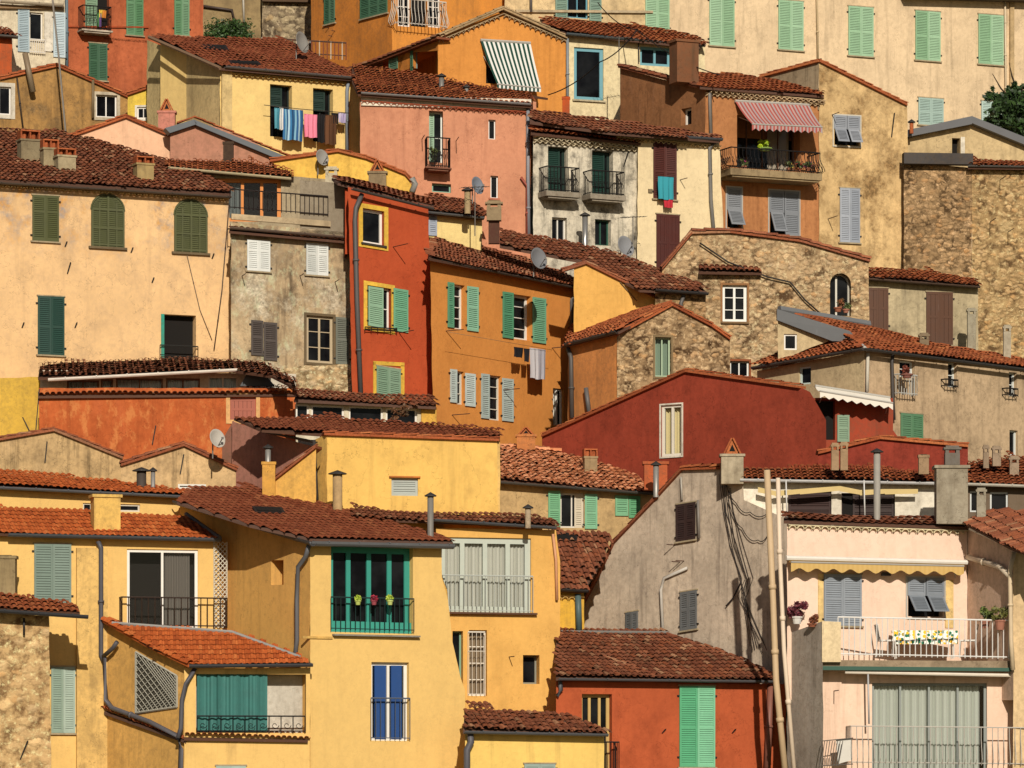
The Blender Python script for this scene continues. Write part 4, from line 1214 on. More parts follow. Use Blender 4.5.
def middle():
    # M1 big cream house
    b = Bld('house', 'large cream house on the left with olive arched shutters', 'house', 115, 380, 127)
    w = b.wall(-15, 234, 126.3, .42, [(-15, 180), (229, 196), (234, 440), (-15, 440)], plaster('#f4cb94', .3, '#a38c78', patch='#b5a48c', patch_amt=.1, streak=.2, var=.08, top=(3.6, 5.2, '#a39a94', '#d8a055')), D=7)
    R = w.roof([(-15, 179), (231, 194), (231, 188), (165, 160), (95, 140), (60, 133), (-15, 131)], ((-15, 179), (231, 194)), 20, T_OLD(), jit=1.6)
    w.gut(-15, 183, 231, 198, .06, '#5b4f44'); w.gen(-15, 184, 229, 199, 1, '#e3bd7c')
    w.sh(32, 195, 58.5, 242, OLIVE, rails=(.33,)); w.archsh(91, 193.5, 124, 248, OLIVE); w.archsh(174, 199, 207, 253.5, OLIVE)
    w.sh(37.5, 296, 64, 355.5, '#1f4a3e', rails=(.5,)); 
    w.win(161, 314, 196, 362, '#1e2a24', 3, 1, d=.3, dark=True); w.band(161, 314, 164, 358, '#3aa08c', .03, 'shutter_edge')
    w.rail(160, 345, 198, 358, .12, '#2a2a28', pitch=.9, side=False)
    w.pipe([(229, 205), (222, 290), (214, 350)], .018, '#4a3528', .06, 'cable'); w.pipe([(187, 255), (200, 310), (212, 340)], .01, '#6a5a48', .05, 'cable')
    for x, y in ((66, 244), (132, 250), (213, 256), (76, 325), (153, 280), (23, 325)): w.anchor(x, y, .16, .03)
    w.anchor(69, 268, .35)
    R.chim('pots', 18, 131, 39, 161, '#9d8f70'); R.chim('pots', 41, 140, 58, 168, '#a59674'); R.chim('pots', 55, 149, 75, 172, '#b5a684'); R.chim('pots', 134, 157, 153, 180, '#b8a06c')
    b.done()
    b = Bld('annex', 'plain mustard yellow wall at the left edge below the cream house', 'annex', 15, 430, 123.5)
    w = b.wall(-15, 41, 123.3, .2, [(-15, 378), (41, 377), (41, 470), (-15, 470)], plaster('#e3b94e', .2), D=3)
    w.anchor(26, 424, .4, -.1)
    b.done()
    # M2 roof terrace house
    b = Bld('house', 'roof terrace house with varnished orange glazed doors', 'house', 275, 220, 132)
    w = b.wall(165, 334, 131.6, .08, [(168, 166), (290, 176), (334, 180), (334, 250), (168, 240)], plaster('#b9a98a', .45, streak=.4), D=4)
    R = w.roof([(164, 168), (292, 178), (290, 171), (250, 162), (166, 160)], ((164, 168), (292, 178)), 20, T_RUST())
    w.gut(168, 169, 291, 180, .08, '#d8c8a0')
    w.win(204, 178, 281, 222, '#e08a34', 4, 1, d=.15, fw=.12, leaves=4, curtain=('#8f9a98', 0, .5))
    b.done()
    # M3 grey-beige house
    b = Bld('house', 'weathered grey beige house with white upper shutters under the iron terrace rail', 'house', 292, 380, 130)
    w = b.wall(231, 353, 127.5, .25, [(231, 222), (353, 233), (353, 360), (352, 420), (231, 420)], plaster('#c9b08a', .9, '#57483a', patch='#ddd0b4', patch_amt=.55, streak=.9, worn=.4, var=.16, top=(2.6, 4.0, '#8a7c68', '#a08a68')), D=5, sl=.075)
    w2 = b.wall(255, 353, 127.5, .25, [(262, 372), (300, 366), (352, 364), (352, 425), (258, 425)], stone('#c9b38c', '#77603f', '#b39b74', 3.4), D=.5, name='stone_base')
    w.roof([(229, 231), (355, 242), (355, 238), (231, 226)], ((229, 231), (355, 242)), 16, T_OLD(), attic=False)
    w.band(231, 214, 330, 227, '#cdb894', .1, 'parapet'); w.band(300, 180, 352, 236, '#9d917c', .0, 'rear_wall')
    w.gut(230, 229, 352, 239, .08, '#6a5648')
    w.rail(230, 189, 328, 216, .05, '#2a2220', pitch=.14, side=False, deco=False, sl=.075)
    w.sh(247, 239.5, 270, 272, '#d7dcd6', rails=(.3,)); w.sh(306, 243, 328, 276, '#d7dcd6', rails=(.3,))
    w.sh(251, 320, 263, 356, '#4a3f38', n=1); w.sh(263.5, 322, 277, 361, '#4a3f38', n=1)
    w.win(306.5, 315, 333, 364, '#b8a684', 2, 3, d=.15, fw=.08, surround='#6f6048', sw=2.5); w.sh(335.5, 317, 349, 365, '#6f7466', n=1)
    for x, y in ((242, 276), (300, 276), (335, 282)): w.bracket(x, y, .6)
    w.pipe([(350, 237), (353, 300), (357, 400)], .05, '#a8b0ae', .15)
    b.done()
    # M4 red house
    b = Bld('house', 'narrow bright red house with yellow framed windows', 'house', 395, 400, 128)
    w = b.wall(347, 436, 126.5, .6, [(348, 187), (428, 206), (436, 430), (353, 430)], plaster('#be5632', .25, '#7a2416', var=.05, streak=.12), D=5, sl=.165)
    R = w.roof([(338, 183), (434, 206), (434, 204), (408, 195), (384, 188), (332, 178)], ((345, 187), (434, 208)), 17, T_OLD(), over=.35)
    w.gut(352, 190, 433, 210, .07, '#4a4540')
    w.win(362.5, 208, 384, 246, '#efece2', 1, 1, d=.18, fw=.08, surround='#efc34c', sw=4, sill='#3a3834')
    w.win(367, 285, 391, 330, '#efece2', 1, 2, d=.2, surround='#efc34c', sw=3.5)
    w.sh(368, 286, 383, 328, '#7fb08a', n=1, off=.0); w.sh(393, 288, 407.5, 333, '#5fae84', n=1)
    w.sh(376, 366, 400, 402, '#86a98c', rails=(.4,)); w.band(373, 362, 376, 400, '#efc34c', .03, 'frame'); w.band(400.5, 365, 404, 402, '#efc34c', .03, 'frame')
    w.band(373, 361, 404, 366.5, '#efc34c', .03, 'frame')
    w.bracket(393, 247, .9); w.bracket(399, 333, .9); w.rail(365, 327, 397, 333, .12, None, side=False, pitch=.2)
    w.pipe([(362, 194), (356, 208), (355, 220), (357, 300), (361, 400)], .075, '#5e5a58', .15)
    b.done()
    chimney(R.obj, 'tent', R.at(377, 186), 368, 161, 387, 190, '#a08c6c')
    chimney(b.o, 'box', ray(331, 188, 129.9), 325, 168, 338, 190, '#cfc3a6')
    # M7 orange house
    b = Bld('house', 'bright orange house with green open shutters in the centre', 'house', 500, 430, 127)
    w = b.wall(431, 576, 126.3, 1.25, [(430, 257), (576, 288), (572, 470), (434, 470)], plaster('#df964c', .15, '#8c4e20', var=.05, streak=.12), D=3)
    R = w.roof([(429, 258), (582, 288), (582, 284), (545, 268), (500, 246), (470, 240), (429, 240)], ((429, 258), (582, 288.5)), 21, T_OLD(), over=.4)
    w.gut(430, 260, 582, 290, .06, '#4f433a')
    w.win(453.5, 284, 465, 330, '#f0ece0', 1, 4, d=.2); w.sh(447, 282, 453, 328, '#5fa880', n=1); w.sh(466.5, 286, 477.5, 332, '#7fc09a', n=1)
    w.win(513, 294, 531, 341, '#f0ece0', 1, 4, d=.22, fw=.07); w.sh(502, 291.5, 512.5, 339, '#5fa880', n=1); w.sh(532, 297, 545, 344, '#7fc09a', n=1)
    w.win(456.5, 371, 464, 405, '#dcd8c8', 1, 3, d=.15); w.sh(449.5, 369, 456, 403, '#bfd0ca', n=1); w.sh(464.5, 373, 474.5, 407, '#bfd0ca', n=1)
    w.win(489, 375, 501, 421, '#dcd8c8', 1, 4, d=.15); w.sh(480.5, 373.5, 488.5, 419, '#bfd0ca', n=1); w.sh(501.5, 378, 512.5, 422, '#bfd0ca', n=1)
    w.win(553, 388, 563.5, 426, '#f3efe4', 2, 1, d=.12, curtain='#e9e4d4')
    w.pipe([(581, 287), (572, 300), (572, 335)], .06, '#5e5a56'); w.pipe([(567, 342), (570, 350), (572, 420)], .07, '#6a6560')
    for x, y in ((446, 331), (452, 415), (552, 348), (502, 390)): w.bracket(x, y, .7)
    w.pipe([(448, 332), (552, 350)], .006, '#8a7a60', .7, 'clothes_line')
    b.done()
    cloth(w, 530, 348, 545.5, 380, ['#c9c8cc', '#b0b0ba'], 'grey lilac sheet hanging from the line on the orange house', .6, bend=.02)
    cloth(w, 514, 347, 523, 358, ['#17151a'], 'black garment left of the grey sheet on the orange house', .6, bend=.02)
    cloth(w, 523.5, 348.5, 529, 362, ['#1c1a20'], 'narrow black garment beside the grey sheet', .6, bend=.02)
    # M9 orange annex + rubble gable
    b = Bld('house', 'rubble stone gable with a green window and an orange side wall', 'house', 660, 390, 125)
    w = b.wall(617, 730, 124.6, .25, [(617, 334), (672, 306), (706, 325), (730, 338), (730, 440), (617, 440)], stone('#b59a74', '#523a24', '#9c8260', 4.0), D=5)
    s = b.wall(568, 617, 126.5, 0, [(568, 347), (617, 333), (617, 450), (568, 450)], plaster('#de9454', .18), Yr=124.6, D=3, name='side_wall')
    s.roof([(566, 345), (618, 332), (673, 303), (620, 312), (577, 324)], ((566, 345), (618, 332)), 24, T_RUST(), over=.25, sp=.15, step=.02, attic=False)
    s.gut(566, 346, 617, 333, .09, '#45403c', .28); s.pipe([(568, 348), (571, 358), (572, 418)], .07, '#5e5a56', .1); s.pipe([(586, 388), (589, 412)], .07, '#6d6a68', .1)
    w.verge([(617, 334), (672, 304), (712, 325), (730, 338)], r=.06, mat=T_RUST())
    w.win(655, 337, 671, 377, '#a9c0a0', 2, 1, d=.18, curtain='#8fa890', surround='#8a7656', sw=2)
    b.done()
    # M10 stone house with arch window
    b = Bld('house', 'rubble stone house with an arched window and a white cross window', 'house', 770, 380, 130)
    w = b.wall(662, 871, 129.3, .12, [(662, 268), (690, 234), (730, 233), (800, 241), (869, 260), (869, 420), (662, 420)], stone('#bfa37c', '#5e452e', '#b39872', 3.7, '#cfb48c', .25), D=5)
    w.verge([(662, 268), (692, 232)], r=.07); w.verge([(692, 232), (730, 231), (800, 240), (870, 260)], r=.09)
    w.win(722.5, 285, 747, 322, '#f2f2ea', 2, 3, d=.15, fw=.09, surround='#a5764c', sw=2, sill='#8a7050')
    w.roof([(699, 272), (762, 273), (760, 266), (699, 266)], ((699, 272), (762, 273.5)), 25, T_OLD(), attic=False, name='canopy')
    Qa = w.quad(830, 273, 851, 316); w.hole(w.arch_pts(Qa, 10), .35)
    fo = MB(); pa = w.arch_pts(Qa, 10, -.33); fo.tube(pa[1:] , .05, 5); fo.qbox(Qa, Qa.w * .33, Qa.w * .42, .1, Qa.h, -.34, -.28); fr = fo.build('window', paint('#d8d4c4'), b.o)
    g = MB(); g.face(w.arch_pts(Qa, 10, -.34)); g.build('pane', glassm(), fr)
    w.win(730, 361, 749, 377, '#e8e8e0', 2, 1, d=.15, surround='#a05a38', sw=2)
    w.pipe([(700, 243), (728, 262), (768, 277), (790, 282), (805, 300), (830, 322)], .025, '#1f1c1a', .12, 'cable')
    b.done()
    potplant(838, 312, 128.7, 'trailing potted plant on the sill of the arched window', .12, .14, .17, '#4a5a2c', '#a05a3c', n=120)
    potplant(846, 313, 128.75, 'small clay pot plant right on the arched window sill', .1, .12, .11, n=80)
    # M11
    b = Bld('house', 'grey plaster house with two brown board shutters beside the stone wall', 'house', 925, 345, 134.5)
    w = b.wall(868, 982, 133.8, .2, [(866, 280), (978, 286), (978, 400), (866, 400)], plaster('#c4b490', .5, '#5a5040', streak=.5), D=4)
    w.roof([(866, 278), (980, 286), (976, 280), (930, 272), (866, 270)], ((866, 278), (980, 286.5)), 18, T_RUST())
    w.gut(868, 280, 980, 288, .06, '#5a4638')
    w.sh(868, 288, 888, 331, '#5c3310', louver=False); w.sh(926, 292, 952.5, 345, '#5c3310', louver=False)
    chimney(b.o, 'box', ray(972, 345, 133), 967, 309, 976, 350, '#a8a08a')
    b.done()
    # M12 pale house with sweeping roof
    b = Bld('house', 'greige house with a long sweeping red tile roof at the right', 'house', 920, 450, 123.5)
    w = b.wall(864, 1050, 121.2, .95, [(864, 350), (1050, 372), (1050, 500), (864, 500)], plaster('#cfb490', .35, '#62523c', streak=.4), D=5)
    s = b.wall(757, 864, 124.4, 0, [(757, 371), (864, 350), (864, 470), (757, 470)], plaster('#d2bc92', .3), Yr=121.2, D=4, name='side_wall')
    R = w.roof([(862, 348), (1050, 371), (1050, 366), (928, 343), (869, 327), (801, 318), (843, 333)], ((862, 348.5), (1050, 372)), 17, T_RUST(), attic=False, step=.02)
    R2 = s.roof([(752, 368), (864, 348), (862, 340), (806, 342)], ((752, 368), (864, 348.5)), 20, T_RUST(), attic=False)
    w.gut(863, 350, 1050, 374, .08, '#3d3a38'); s.gut(752, 369, 863, 350, .07, '#55504c')
    u = b.wall(776, 835, 123.6, .1, [(778, 315), (836, 338), (800, 352), (778, 366)], plaster('#d3bd92', .2), D=2, name='dormer_wall')
    u.win(784, 334, 797, 350, '#e9e6dc', 1, 1, d=.1)
    mb = MB()
    Q = [u.P(777, 309, .15), u.P(850, 331, .3), u.P(860, 342, .3), u.P(832, 341, .25), u.P(777, 320, .15)]
    bk = [p - u.n * .12 for p in Q]; mb.face(Q); 
    for i in range(5): mb.face([Q[i], Q[(i + 1) % 5], bk[(i + 1) % 5], bk[i]])
    mb.build('lead_flashing', paint('#5f6264', .6, .35), b.o)
    R.flash([(779, 310), (869, 325)], .14, '#6d7072')
    s.win(799, 366, 811, 385, '#c8d8d0', 1, 1, d=.1)
    w.win(899.5, 360, 915, 378, '#dfe5e0', 1, 2, d=.18); w.rail(899, 374, 917, 396, .25, '#c9c9c0', pitch=.1)
    w.win(948, 362, 957, 388, '#dfe5e0', 1, 2, d=.18); w.rail(946, 379, 958, 388, .2, None, pitch=.12)
    w.win(1009, 372, 1017, 397, '#dfe5e0', 1, 2, d=.18); w.rail(1007, 388, 1018, 397, .2, None, pitch=.12)
    w.sh(900, 413, 922, 441, '#4f8a5c', rails=(.5,)); w.win(1009.5, 430, 1018, 456, '#dfe5e0', 1, 1, d=.15)
    w.pipe([(893, 352), (892, 362), (893, 400), (894, 420)], .05, '#4a4440'); s.pipe([(862, 345), (867, 350)], .05, '#d8d4cc'); w.pipe([(868, 353), (867, 392)], .05, '#d8d0bc')
    b.done()
    chimney(R.obj, 'box', R.at(924, 346), 919, 334, 929, 347, '#8a7a62'); chimney(R.obj, 'box', R.at(1007, 360), 1003, 326, 1011, 362, '#b5ab94')
    potplant(907, 378, 121.5, 'brown trailing plant in the window box above the green shutters', .16, .12, .16, '#5a2c20', '#a0523c', '#8a4a34', 110)
    # M13 dark red
    b = Bld('house', 'long dark red gable wall with a single white framed window', 'house', 690, 480, 121)
    w = b.wall(542, 826, 126.2, 0, [(542, 436), (686, 371), (800, 387), (810, 392), (826, 420), (826, 520), (542, 520)], plaster('#9c4430', .35, '#5e2418', var=.1, streak=.2), Yr=119.8, D=4)
    w.verge([(542, 435), (686, 370), (800, 386)], r=.05, mat=T_RUST(), back=.3)
    w.win(661, 404, 682, 457, '#ece6d4', 2, 1, d=.1, fw=.08, curtain='#e3d49a', surround='#ece6d4', sw=1.2, sl=None) if False else w.win(661, 404, 682, 457, '#ece6d4', 2, 1, d=.1, fw=.08, curtain='#e3d49a', surround='#ece6d4', sw=1.2)
    t = b.wall(800, 900, 120.6, .2, [(800, 398), (893, 398), (893, 430), (900, 440), (900, 500), (800, 500)], plaster('#a84a32', .25), D=2, name='terrace_wall')
    t.sh(837, 415, 849, 442, '#8fae90', n=1)
    t.win(815, 400, 835, 440, '#3a1a14', 1, 1, d=.2, dark=True)
    awning(t, (815, 386), (890, 398), (893, 403), (820, 391), ['#efe8d8'], 16, .2, offB=.7)
    q = b.wall(818, 968, 119, .1, [(818, 452), (880, 438), (968, 445), (968, 510), (818, 510)], plaster('#984030', .3, '#4a1c14'), D=3, name='parapet_wall')
    q.verge([(818, 452), (880, 437), (968, 445)], r=.05, mat=T_RUST(), back=.4)
    b.done()
middle()

def lower_left():
    # L1 orange stained wall
    b = Bld('house', 'worn orange red wall below a long curved tile roof with white strip windows', 'house', 165, 460, 122.5)
    w = b.wall(38, 298, 121.8, .12, [(39, 388), (296, 388), (296, 500), (39, 500)], plaster('#c66838', .4, '#8a3c1c', worn=.75, streak=.4), D=1.2)
    w.roof([(38, 396), (298, 394), (298, 390), (38, 392)], ((38, 396), (298, 394.5)), 15, T_OLD(), over=.15, attic=False, name='coping_tiles')
    u = b.wall(38, 298, 123.4, .12, [(40, 370), (296, 374), (296, 420), (40, 420)], plaster('#e6dcc6', .2), D=4, name='upper_wall')
    u.roof([(38, 378), (230, 370), (272, 376), (296, 388), (294, 380), (262, 362), (180, 359), (60, 363), (40, 366)], ((38, 378), (250, 370)), 14, T_OLD(), over=1.0, attic=False, jit=1.5)
    for a, c_ in (((67, 380, 99, 391), 2), ((101, 379, 113, 391), 1), ((116, 378, 163, 391), 2), ((166, 378, 200, 390), 2)): u.win(*a, '#7a5a44', c_, 1, d=.1, curtain='#c8dada')
    u.win(208, 376, 238, 389, '#efe9dc', 2, 1, d=.1, curtain='#c8dada')
    u.gut(48, 381, 240, 371, .09, '#ece4d2', 1.0)
    mb = MB(); Q = [u.P(251, 366, .9), u.P(262, 371, .9), u.P(275, 386, .9), u.P(240, 386, .9)]; mb.box8(Q, [p - u.n * .1 for p in Q]); mb.build('lead_flashing', paint('#4a4f52'), b.o)
    w.win(230, 397, 256, 420, '#b5451e', 1, 1, d=.12, surround='#e5b478', sw=4); 
    w.sh(230.5, 398, 255.5, 420, '#a84a20', n=1, off=-.1, louver=False, hinge=False)
    w.anchor(154, 435, .55); w.anchor(37.5, 410, 1.2)
    b.done()
    b = Bld('house', 'glazed white veranda strip under a brown tile roof', 'house', 360, 430, 121)
    w = b.wall(295, 434, 120.6, .35, [(296, 400), (418, 404), (435, 406), (435, 450), (296, 450)], plaster('#e8ddc0', .2), D=3)
    w.roof([(294, 400), (436, 407), (436, 402), (296, 395)], ((294, 400), (436, 407)), 18, T_OLD())
    for x0, y0, x1, y1 in ((296, 404, 309, 420), (311.5, 405, 344, 421), (349, 406, 383, 423), (386, 408, 417, 425)): w.win(x0, y0, x1, y1, '#efeade', 1, 1, d=.08)
    w.band(421, 407, 436, 430, '#e8b550', .05, 'panel')
    b.done()
    potplant(397, 424, 119.8, 'reddish rooftop plant before the glazed veranda', .12, .1, .3, '#4a3a22', '#8a5a3a', n=150)
    # L3, L4 tan gables
    b = Bld('house', 'tan grey gable with black streaks at the left edge', 'house', 60, 480, 119.5)
    w = b.wall(-15, 123, 119.2, .15, [(-15, 442), (54, 430), (122, 457), (122, 520), (-15, 520)], plaster('#d6b582', .5, '#4c3e2e', streak=.9), D=4)
    w.verge([(-15, 441), (54, 429), (123, 457)], r=.05, mat=T_OLD()); w.anchor(46, 452, .6, .03)
    b.done()
    b = Bld('house', 'second tan gable with soot marks over a small vent window', 'house', 180, 490, 118.6)
    w = b.wall(121, 236, 118.3, .15, [(121, 466), (182, 446), (236, 470), (236, 530), (121, 530)], plaster('#dab886', .45, '#4c3e2e', streak=.8), D=3)
    w.verge([(121, 464), (184, 444), (237, 469)], r=.07, mat=T_OLD()); w.anchor(182, 464, .55)
    w.win(178, 484, 206, 489, '#e4e2d6', 2, 1, d=.05)
    chimney(b.o, 'flue', ray(141, 486, 117.2), 133, 467, 150, 492, mat=paint('#4a4038', .7)); chimney(b.o, 'flue', ray(154, 490, 117.1), 149, 467, 157, 496)
    b.done()
    # L5 mauve + L6 yellow box
    b = Bld('house', 'plain mauve brown wall under a dark tiled roof, left of the yellow box wall', 'house', 275, 500, 118)
    s = b.wall(230, 326, 120.6, 0, [(232, 421), (300, 443), (326, 450), (326, 540), (232, 540)], plaster('#b98270', .25), Yr=117.4, D=3)
    s2 = b.wall(228, 240, 120.9, .3, [(222, 440), (234, 420), (236, 500), (222, 490)], plaster('#8a6050', .3), D=1, name='rear_wall')
    f = b.wall(318, 500, 117.6, .22, [(320, 434), (500, 438), (500, 540), (320, 540)], plaster('#f0c878', .1), D=3, name='roof_wall')
    R = f.roof([(318, 434), (500, 437), (500, 431), (440, 425), (330, 418), (234, 418), (262, 430)], ((318, 434), (500, 437.5)), 17, T_BROWN(), attic=False, step=.02)
    s.gut(262, 432, 320, 444, .07, '#3f3a38', .15)
    b.done()
    b = Bld('house', 'box shaped yellow wall with one small louvred vent window', 'house', 400, 520, 117)
    w = b.wall(320, 499, 116.9, .2, [(326, 434), (497, 440), (499, 560), (326, 560)], plaster('#f1c56c', .3, '#9a7a48', var=.05, streak=.25), D=3)
    s = b.wall(312, 327, 117.6, 0, [(314, 440), (327, 434), (327, 560), (314, 560)], plaster('#f1c56c', .2), Yr=116.9, D=1, name='side_wall')
    w.verge([(324, 433), (499, 439)], r=.05, mat=T_RUST())
    w.win(391.5, 478, 418, 496, '#c5ccc0', 1, 1, d=.12); w.sh(392, 479, 417.5, 495.5, '#b5beb5', n=1, off=-.1, hinge=False); w.band(389, 476, 420, 478, '#c97a3c', .08, 'lintel')
    s.pipe([(314, 440), (317, 500)], .05, '#3f3a36')
    b.done()
    b = Bld('annex', 'small ochre lean-to wall between the mauve wall and the yellow box', 'annex', 295, 505, 116.6)
    w = b.wall(262, 318, 116.4, -.3, [(266, 486), (316, 446), (316, 540), (266, 540)], plaster('#edb95e', .15), D=2)
    w.verge([(265, 486), (316, 446)], r=.05, mat=T_OLD())
    b.done()
    chimney(b.o, 'flue', ray(268, 480, 116.2), 263, 444, 273, 462); chimney(b.o, 'block', ray(269, 500, 116.25), 262, 462, 276, 500, '#e0a850')
    chimney(b.o, 'flue', ray(338, 505, 115.4), 329, 470, 346, 507, mat=plaster('#c9a878', .3))
    # L7 beige house w/ green shutters
    b = Bld('house', 'beige house with light green shutters under a wide faded pink tile roof', 'house', 575, 525, 119.5)
    w = b.wall(498, 662, 121.3, .2, [(498, 480), (655, 493), (655, 580), (498, 580)], plaster('#c9aa78', .4, '#62523c', streak=.3), D=5)
    R = w.roof([(496, 481), (656, 493), (640, 480), (600, 464), (560, 452), (540, 446), (498, 446)], ((496, 481), (656, 493)), 18, T_PINK(), jit=2)
    R.ridge([(500, 446), (560, 451)], .08); w.gut(497, 483, 656, 495, .07, '#4a4640')
    w.sh(548, 491, 560, 527, '#62ad78', n=1, rails=(.5,)); w.win(560.5, 493, 584, 528, '#d9d4c6', 2, 1, d=.15); w.sh(584.5, 494, 597, 529, '#6bb482', n=1, rails=(.5,)); w.sh(575, 494, 583.5, 528, '#cfc2a4', n=1, off=-.12, hinge=False)
    w.sh(615, 495.5, 628, 516, '#62ad78', n=1); w.sh(628.5, 496, 640, 518, '#62ad78', n=1)
    R.chim('pots', 583, 449, 597, 474, '#a08a68', base=472)
    b.done()
    chimney(b.o, 'block', ray(652, 480, 120.6), 643, 462, 668, 486, '#c4643c'); chimney(b.o, 'flue', ray(656, 490, 119.3), 651, 461, 661, 493)
    chimney(b.o, 'tent', ray(525, 440, 125.3), 516, 428, 536, 446, '#c9824c')
    chimney(b.o, 'flue', ray(528, 520, 115.5), 523, 504, 533, 524, mat=plaster('#b8a488', .4))
    # L8
    b = Bld('house', 'low yellow house under a dark mottled tile roof beside the grey gable', 'house', 580, 625, 117.5)
    w = b.wall(548, 586, 117.4, .2, [(548, 590), (584, 592), (584, 670), (548, 670)], plaster('#f0bd48', .15), D=3)
    R = w.roof([(546, 589), (584, 591), (604, 558), (610, 535), (548, 530)], ((546, 589), (588, 591)), 30, T_OLD(), jit=2, attic=False)
    w.gut(548, 590, 588, 592, .08, '#33302e'); w.gen(548, 595, 584, 597, 1, '#e6c070'); R.skylight(552, 532, 576, 540)
    w.pipe([(578, 594), (579, 630)], .09, '#4f6a6a')
    b.done()
lower_left()

def front():
    # F7 grey gable
    b = Bld('house', 'tall grey plaster gable streaked with damp and hanging cables', 'house', 690, 640, 116)
    w = b.wall(580, 790, 121.5, 0, [(578, 612), (598, 575), (613, 542), (652, 501), (682, 469), (722, 467), (742, 470), (744, 500), (760, 507), (790, 520), (790, 700), (578, 700)], plaster('#d8c6ae', .3, '#74655a', patch='#b5a488', patch_amt=.2, streak=.6), Yr=116.0, D=4, sl=-.16)
    F7 = w
    w.verge([(578, 612), (598, 575), (613, 542), (652, 501), (682, 468)], r=.04, mat=T_OLD()); w.verge([(682, 468), (722, 467)], r=.08, mat=T_RUST())
    w.sh(677, 502, 696, 542, '#3a2420', n=2); w.sh(681, 590, 697.5, 631, '#6b6e6e', n=2); w.sh(626.5, 611, 638.5, 633, '#6b6e6e', n=2)
    w.pipe([(687, 568), (664, 578), (661, 590), (663, 634)], .045, '#c5beb0', .08, 'conduit'); w.pipe([(681, 477), (682, 500)], .03, '#c5beb0', .05, 'conduit')
    w.pipe([(698, 500), (699, 538)], .04, '#8d857c', .1)
    for x, y in ((680, 562), (684, 561), (675, 545)): w.bracket(x, y, .35)
    b.done()
    chimney(b.o, 'tent', ray(731, 470, 117.2), 720, 439, 744, 480, '#c4b69a')
    rnd = random.Random(11)
    def wcable(pts, label, r=.012, off=.05, group=None, sag=0):
        P = [F7.P(x, y, off) for x, y in pts]; out = []
        for a, b_ in zip(P[:-1], P[1:]):
            for i in range(6): q = a.lerp(b_, i / 6); q.z -= sag * 4 * (i / 6) * (1 - i / 6); out.append(q)
        mb = MB(); mb.tube(out + [P[-1]], r, 5); tag(mb.build('cable', paint('#2a2522', .7, .1), None, True), label, 'cable', group)
    for i in range(8):
        x = 719 + i * 1.6
        wcable([(x, 474 + i * 2), (x + 4 + rnd.uniform(-2, 3), 512), (x + 10 + rnd.uniform(-2, 3), 545), (x + 20 + rnd.uniform(-3, 3), 578), (741 + rnd.uniform(-4, 6), 592 + i), (750 + i * 2.4, 650 + rnd.uniform(-14, 6))], 'dark cable among those trailing down the corner of the grey gable', .008, .03 + .008 * (i % 3), 'cables down the grey gable')
    wcable([(724, 478), (736, 503), (750, 512), (768, 513)], 'upper sagging cable loop between grey gable chimney and cream pipes', .013, .08, sag=.12)
    wcable([(728, 500), (742, 528), (758, 540), (770, 530)], 'lower sagging cable loop between grey gable chimney and cream pipes', .013, .08, sag=.15)
    wcable([(741, 582), (733, 598), (726, 606)], 'loose frayed cable end hanging left on the grey gable', .02, .08)

    # F6 red-orange house
    b = Bld('house', 'vermilion house with tall mint shutters in the bottom centre', 'house', 670, 768, 113.5)
    w = b.wall(556, 786, 112.9, .38, [(556, 681), (786, 684), (786, 830), (556, 830)], plaster('#c0603a', .3, '#7c3520', var=.07, streak=.12), D=4)
    R = w.roof([(556, 678), (773, 681), (772, 675), (720, 652), (668, 634), (556, 632)], ((556, 678), (773, 681)), 18, T_OLD())
    R.ridge([(668, 635), (772, 675)], .08); R.ridge([(558, 640), (655, 675)], .05); R.flash([(556, 632), (668, 633)], .06)
    w.gut(558, 680, 774, 682.5, .07, '#55565a')
    w.sh(679, 686, 714.5, 767, '#62c08c', rails=(.12, .5)); w.win(582, 694, 612, 790, '#caa860', 3, 1, d=.25, leaves=3, fw=.09)
    w.pipe([(560, 681), (561, 690), (557, 696)], .06, '#55565a'); w.rail(598, 742, 619, 775, .4, None)
    w.pipe([(771, 685), (767, 768)], .1, '#8a4a30', .1)
    for x, y in ((664, 731), (734, 731)): w.anchor(x, y, .12)
    b.done()

    # F1 left yellow house
    b = Bld('house', 'yellow house with layered red tile roofs on the lower left', 'house', 110, 768, 113)
    Y1 = '#f2c87a'
    u = b.wall(-15, 190, 115.4, .3, [(-15, 489), (186, 498), (190, 530), (190, 560), (-15, 560)], plaster(Y1, .1, var=.04, streak=.1), D=4, name='upper_wall')
    u.roof([(-15, 486), (188, 496), (186, 492), (120, 481), (-15, 474)], ((-15, 486), (188, 496)), 17, T_RED(), step=.016); u.gut(-15, 488, 188, 498, .08, '#6a6c70')
    u.win(83, 503, 92, 511, '#d8d0bc', 1, 1, d=.1); u.win(119, 504, 140, 512, '#d8d0bc', 1, 1, d=.1)
    w = b.wall(-15, 218, 112.5, .28, [(-15, 535), (218, 541), (226, 700), (190, 830), (-15, 830)], plaster(Y1, .1, var=.04, streak=.1), D=3)
    R = w.roof([(-15, 533), (220, 539), (196, 522), (186, 516), (-15, 508)], ((-15, 533), (220, 539)), 21, T_RED(), jit=.5, sp=.16, step=.016)
    w.gut(8, 536, 221, 541, .1, '#55585c'); R.flash([(186, 514), (220, 538)], .06)
    R.chim('block', 91, 495, 120, 530, '#efc46c', base=528)
    w.band(76, 548, 107, 800, Y1, .12, 'pilaster')
    w.sh(34, 544, 71, 603, '#7f9587', rails=(.5,), pitch=.07); w.sh(51, 667, 75, 733, '#9db5a2', rails=(.45,))
    w.win(127, 549, 198, 629, '#f3f0e6', 2, 1, d=.1, fw=.08, leaves=2, curtain=('#9a948a', .55, .9))
    w.rail(122, 597, 227, 628, .35, '#3a2c24', pitch=.17, bar=.014, side=True)
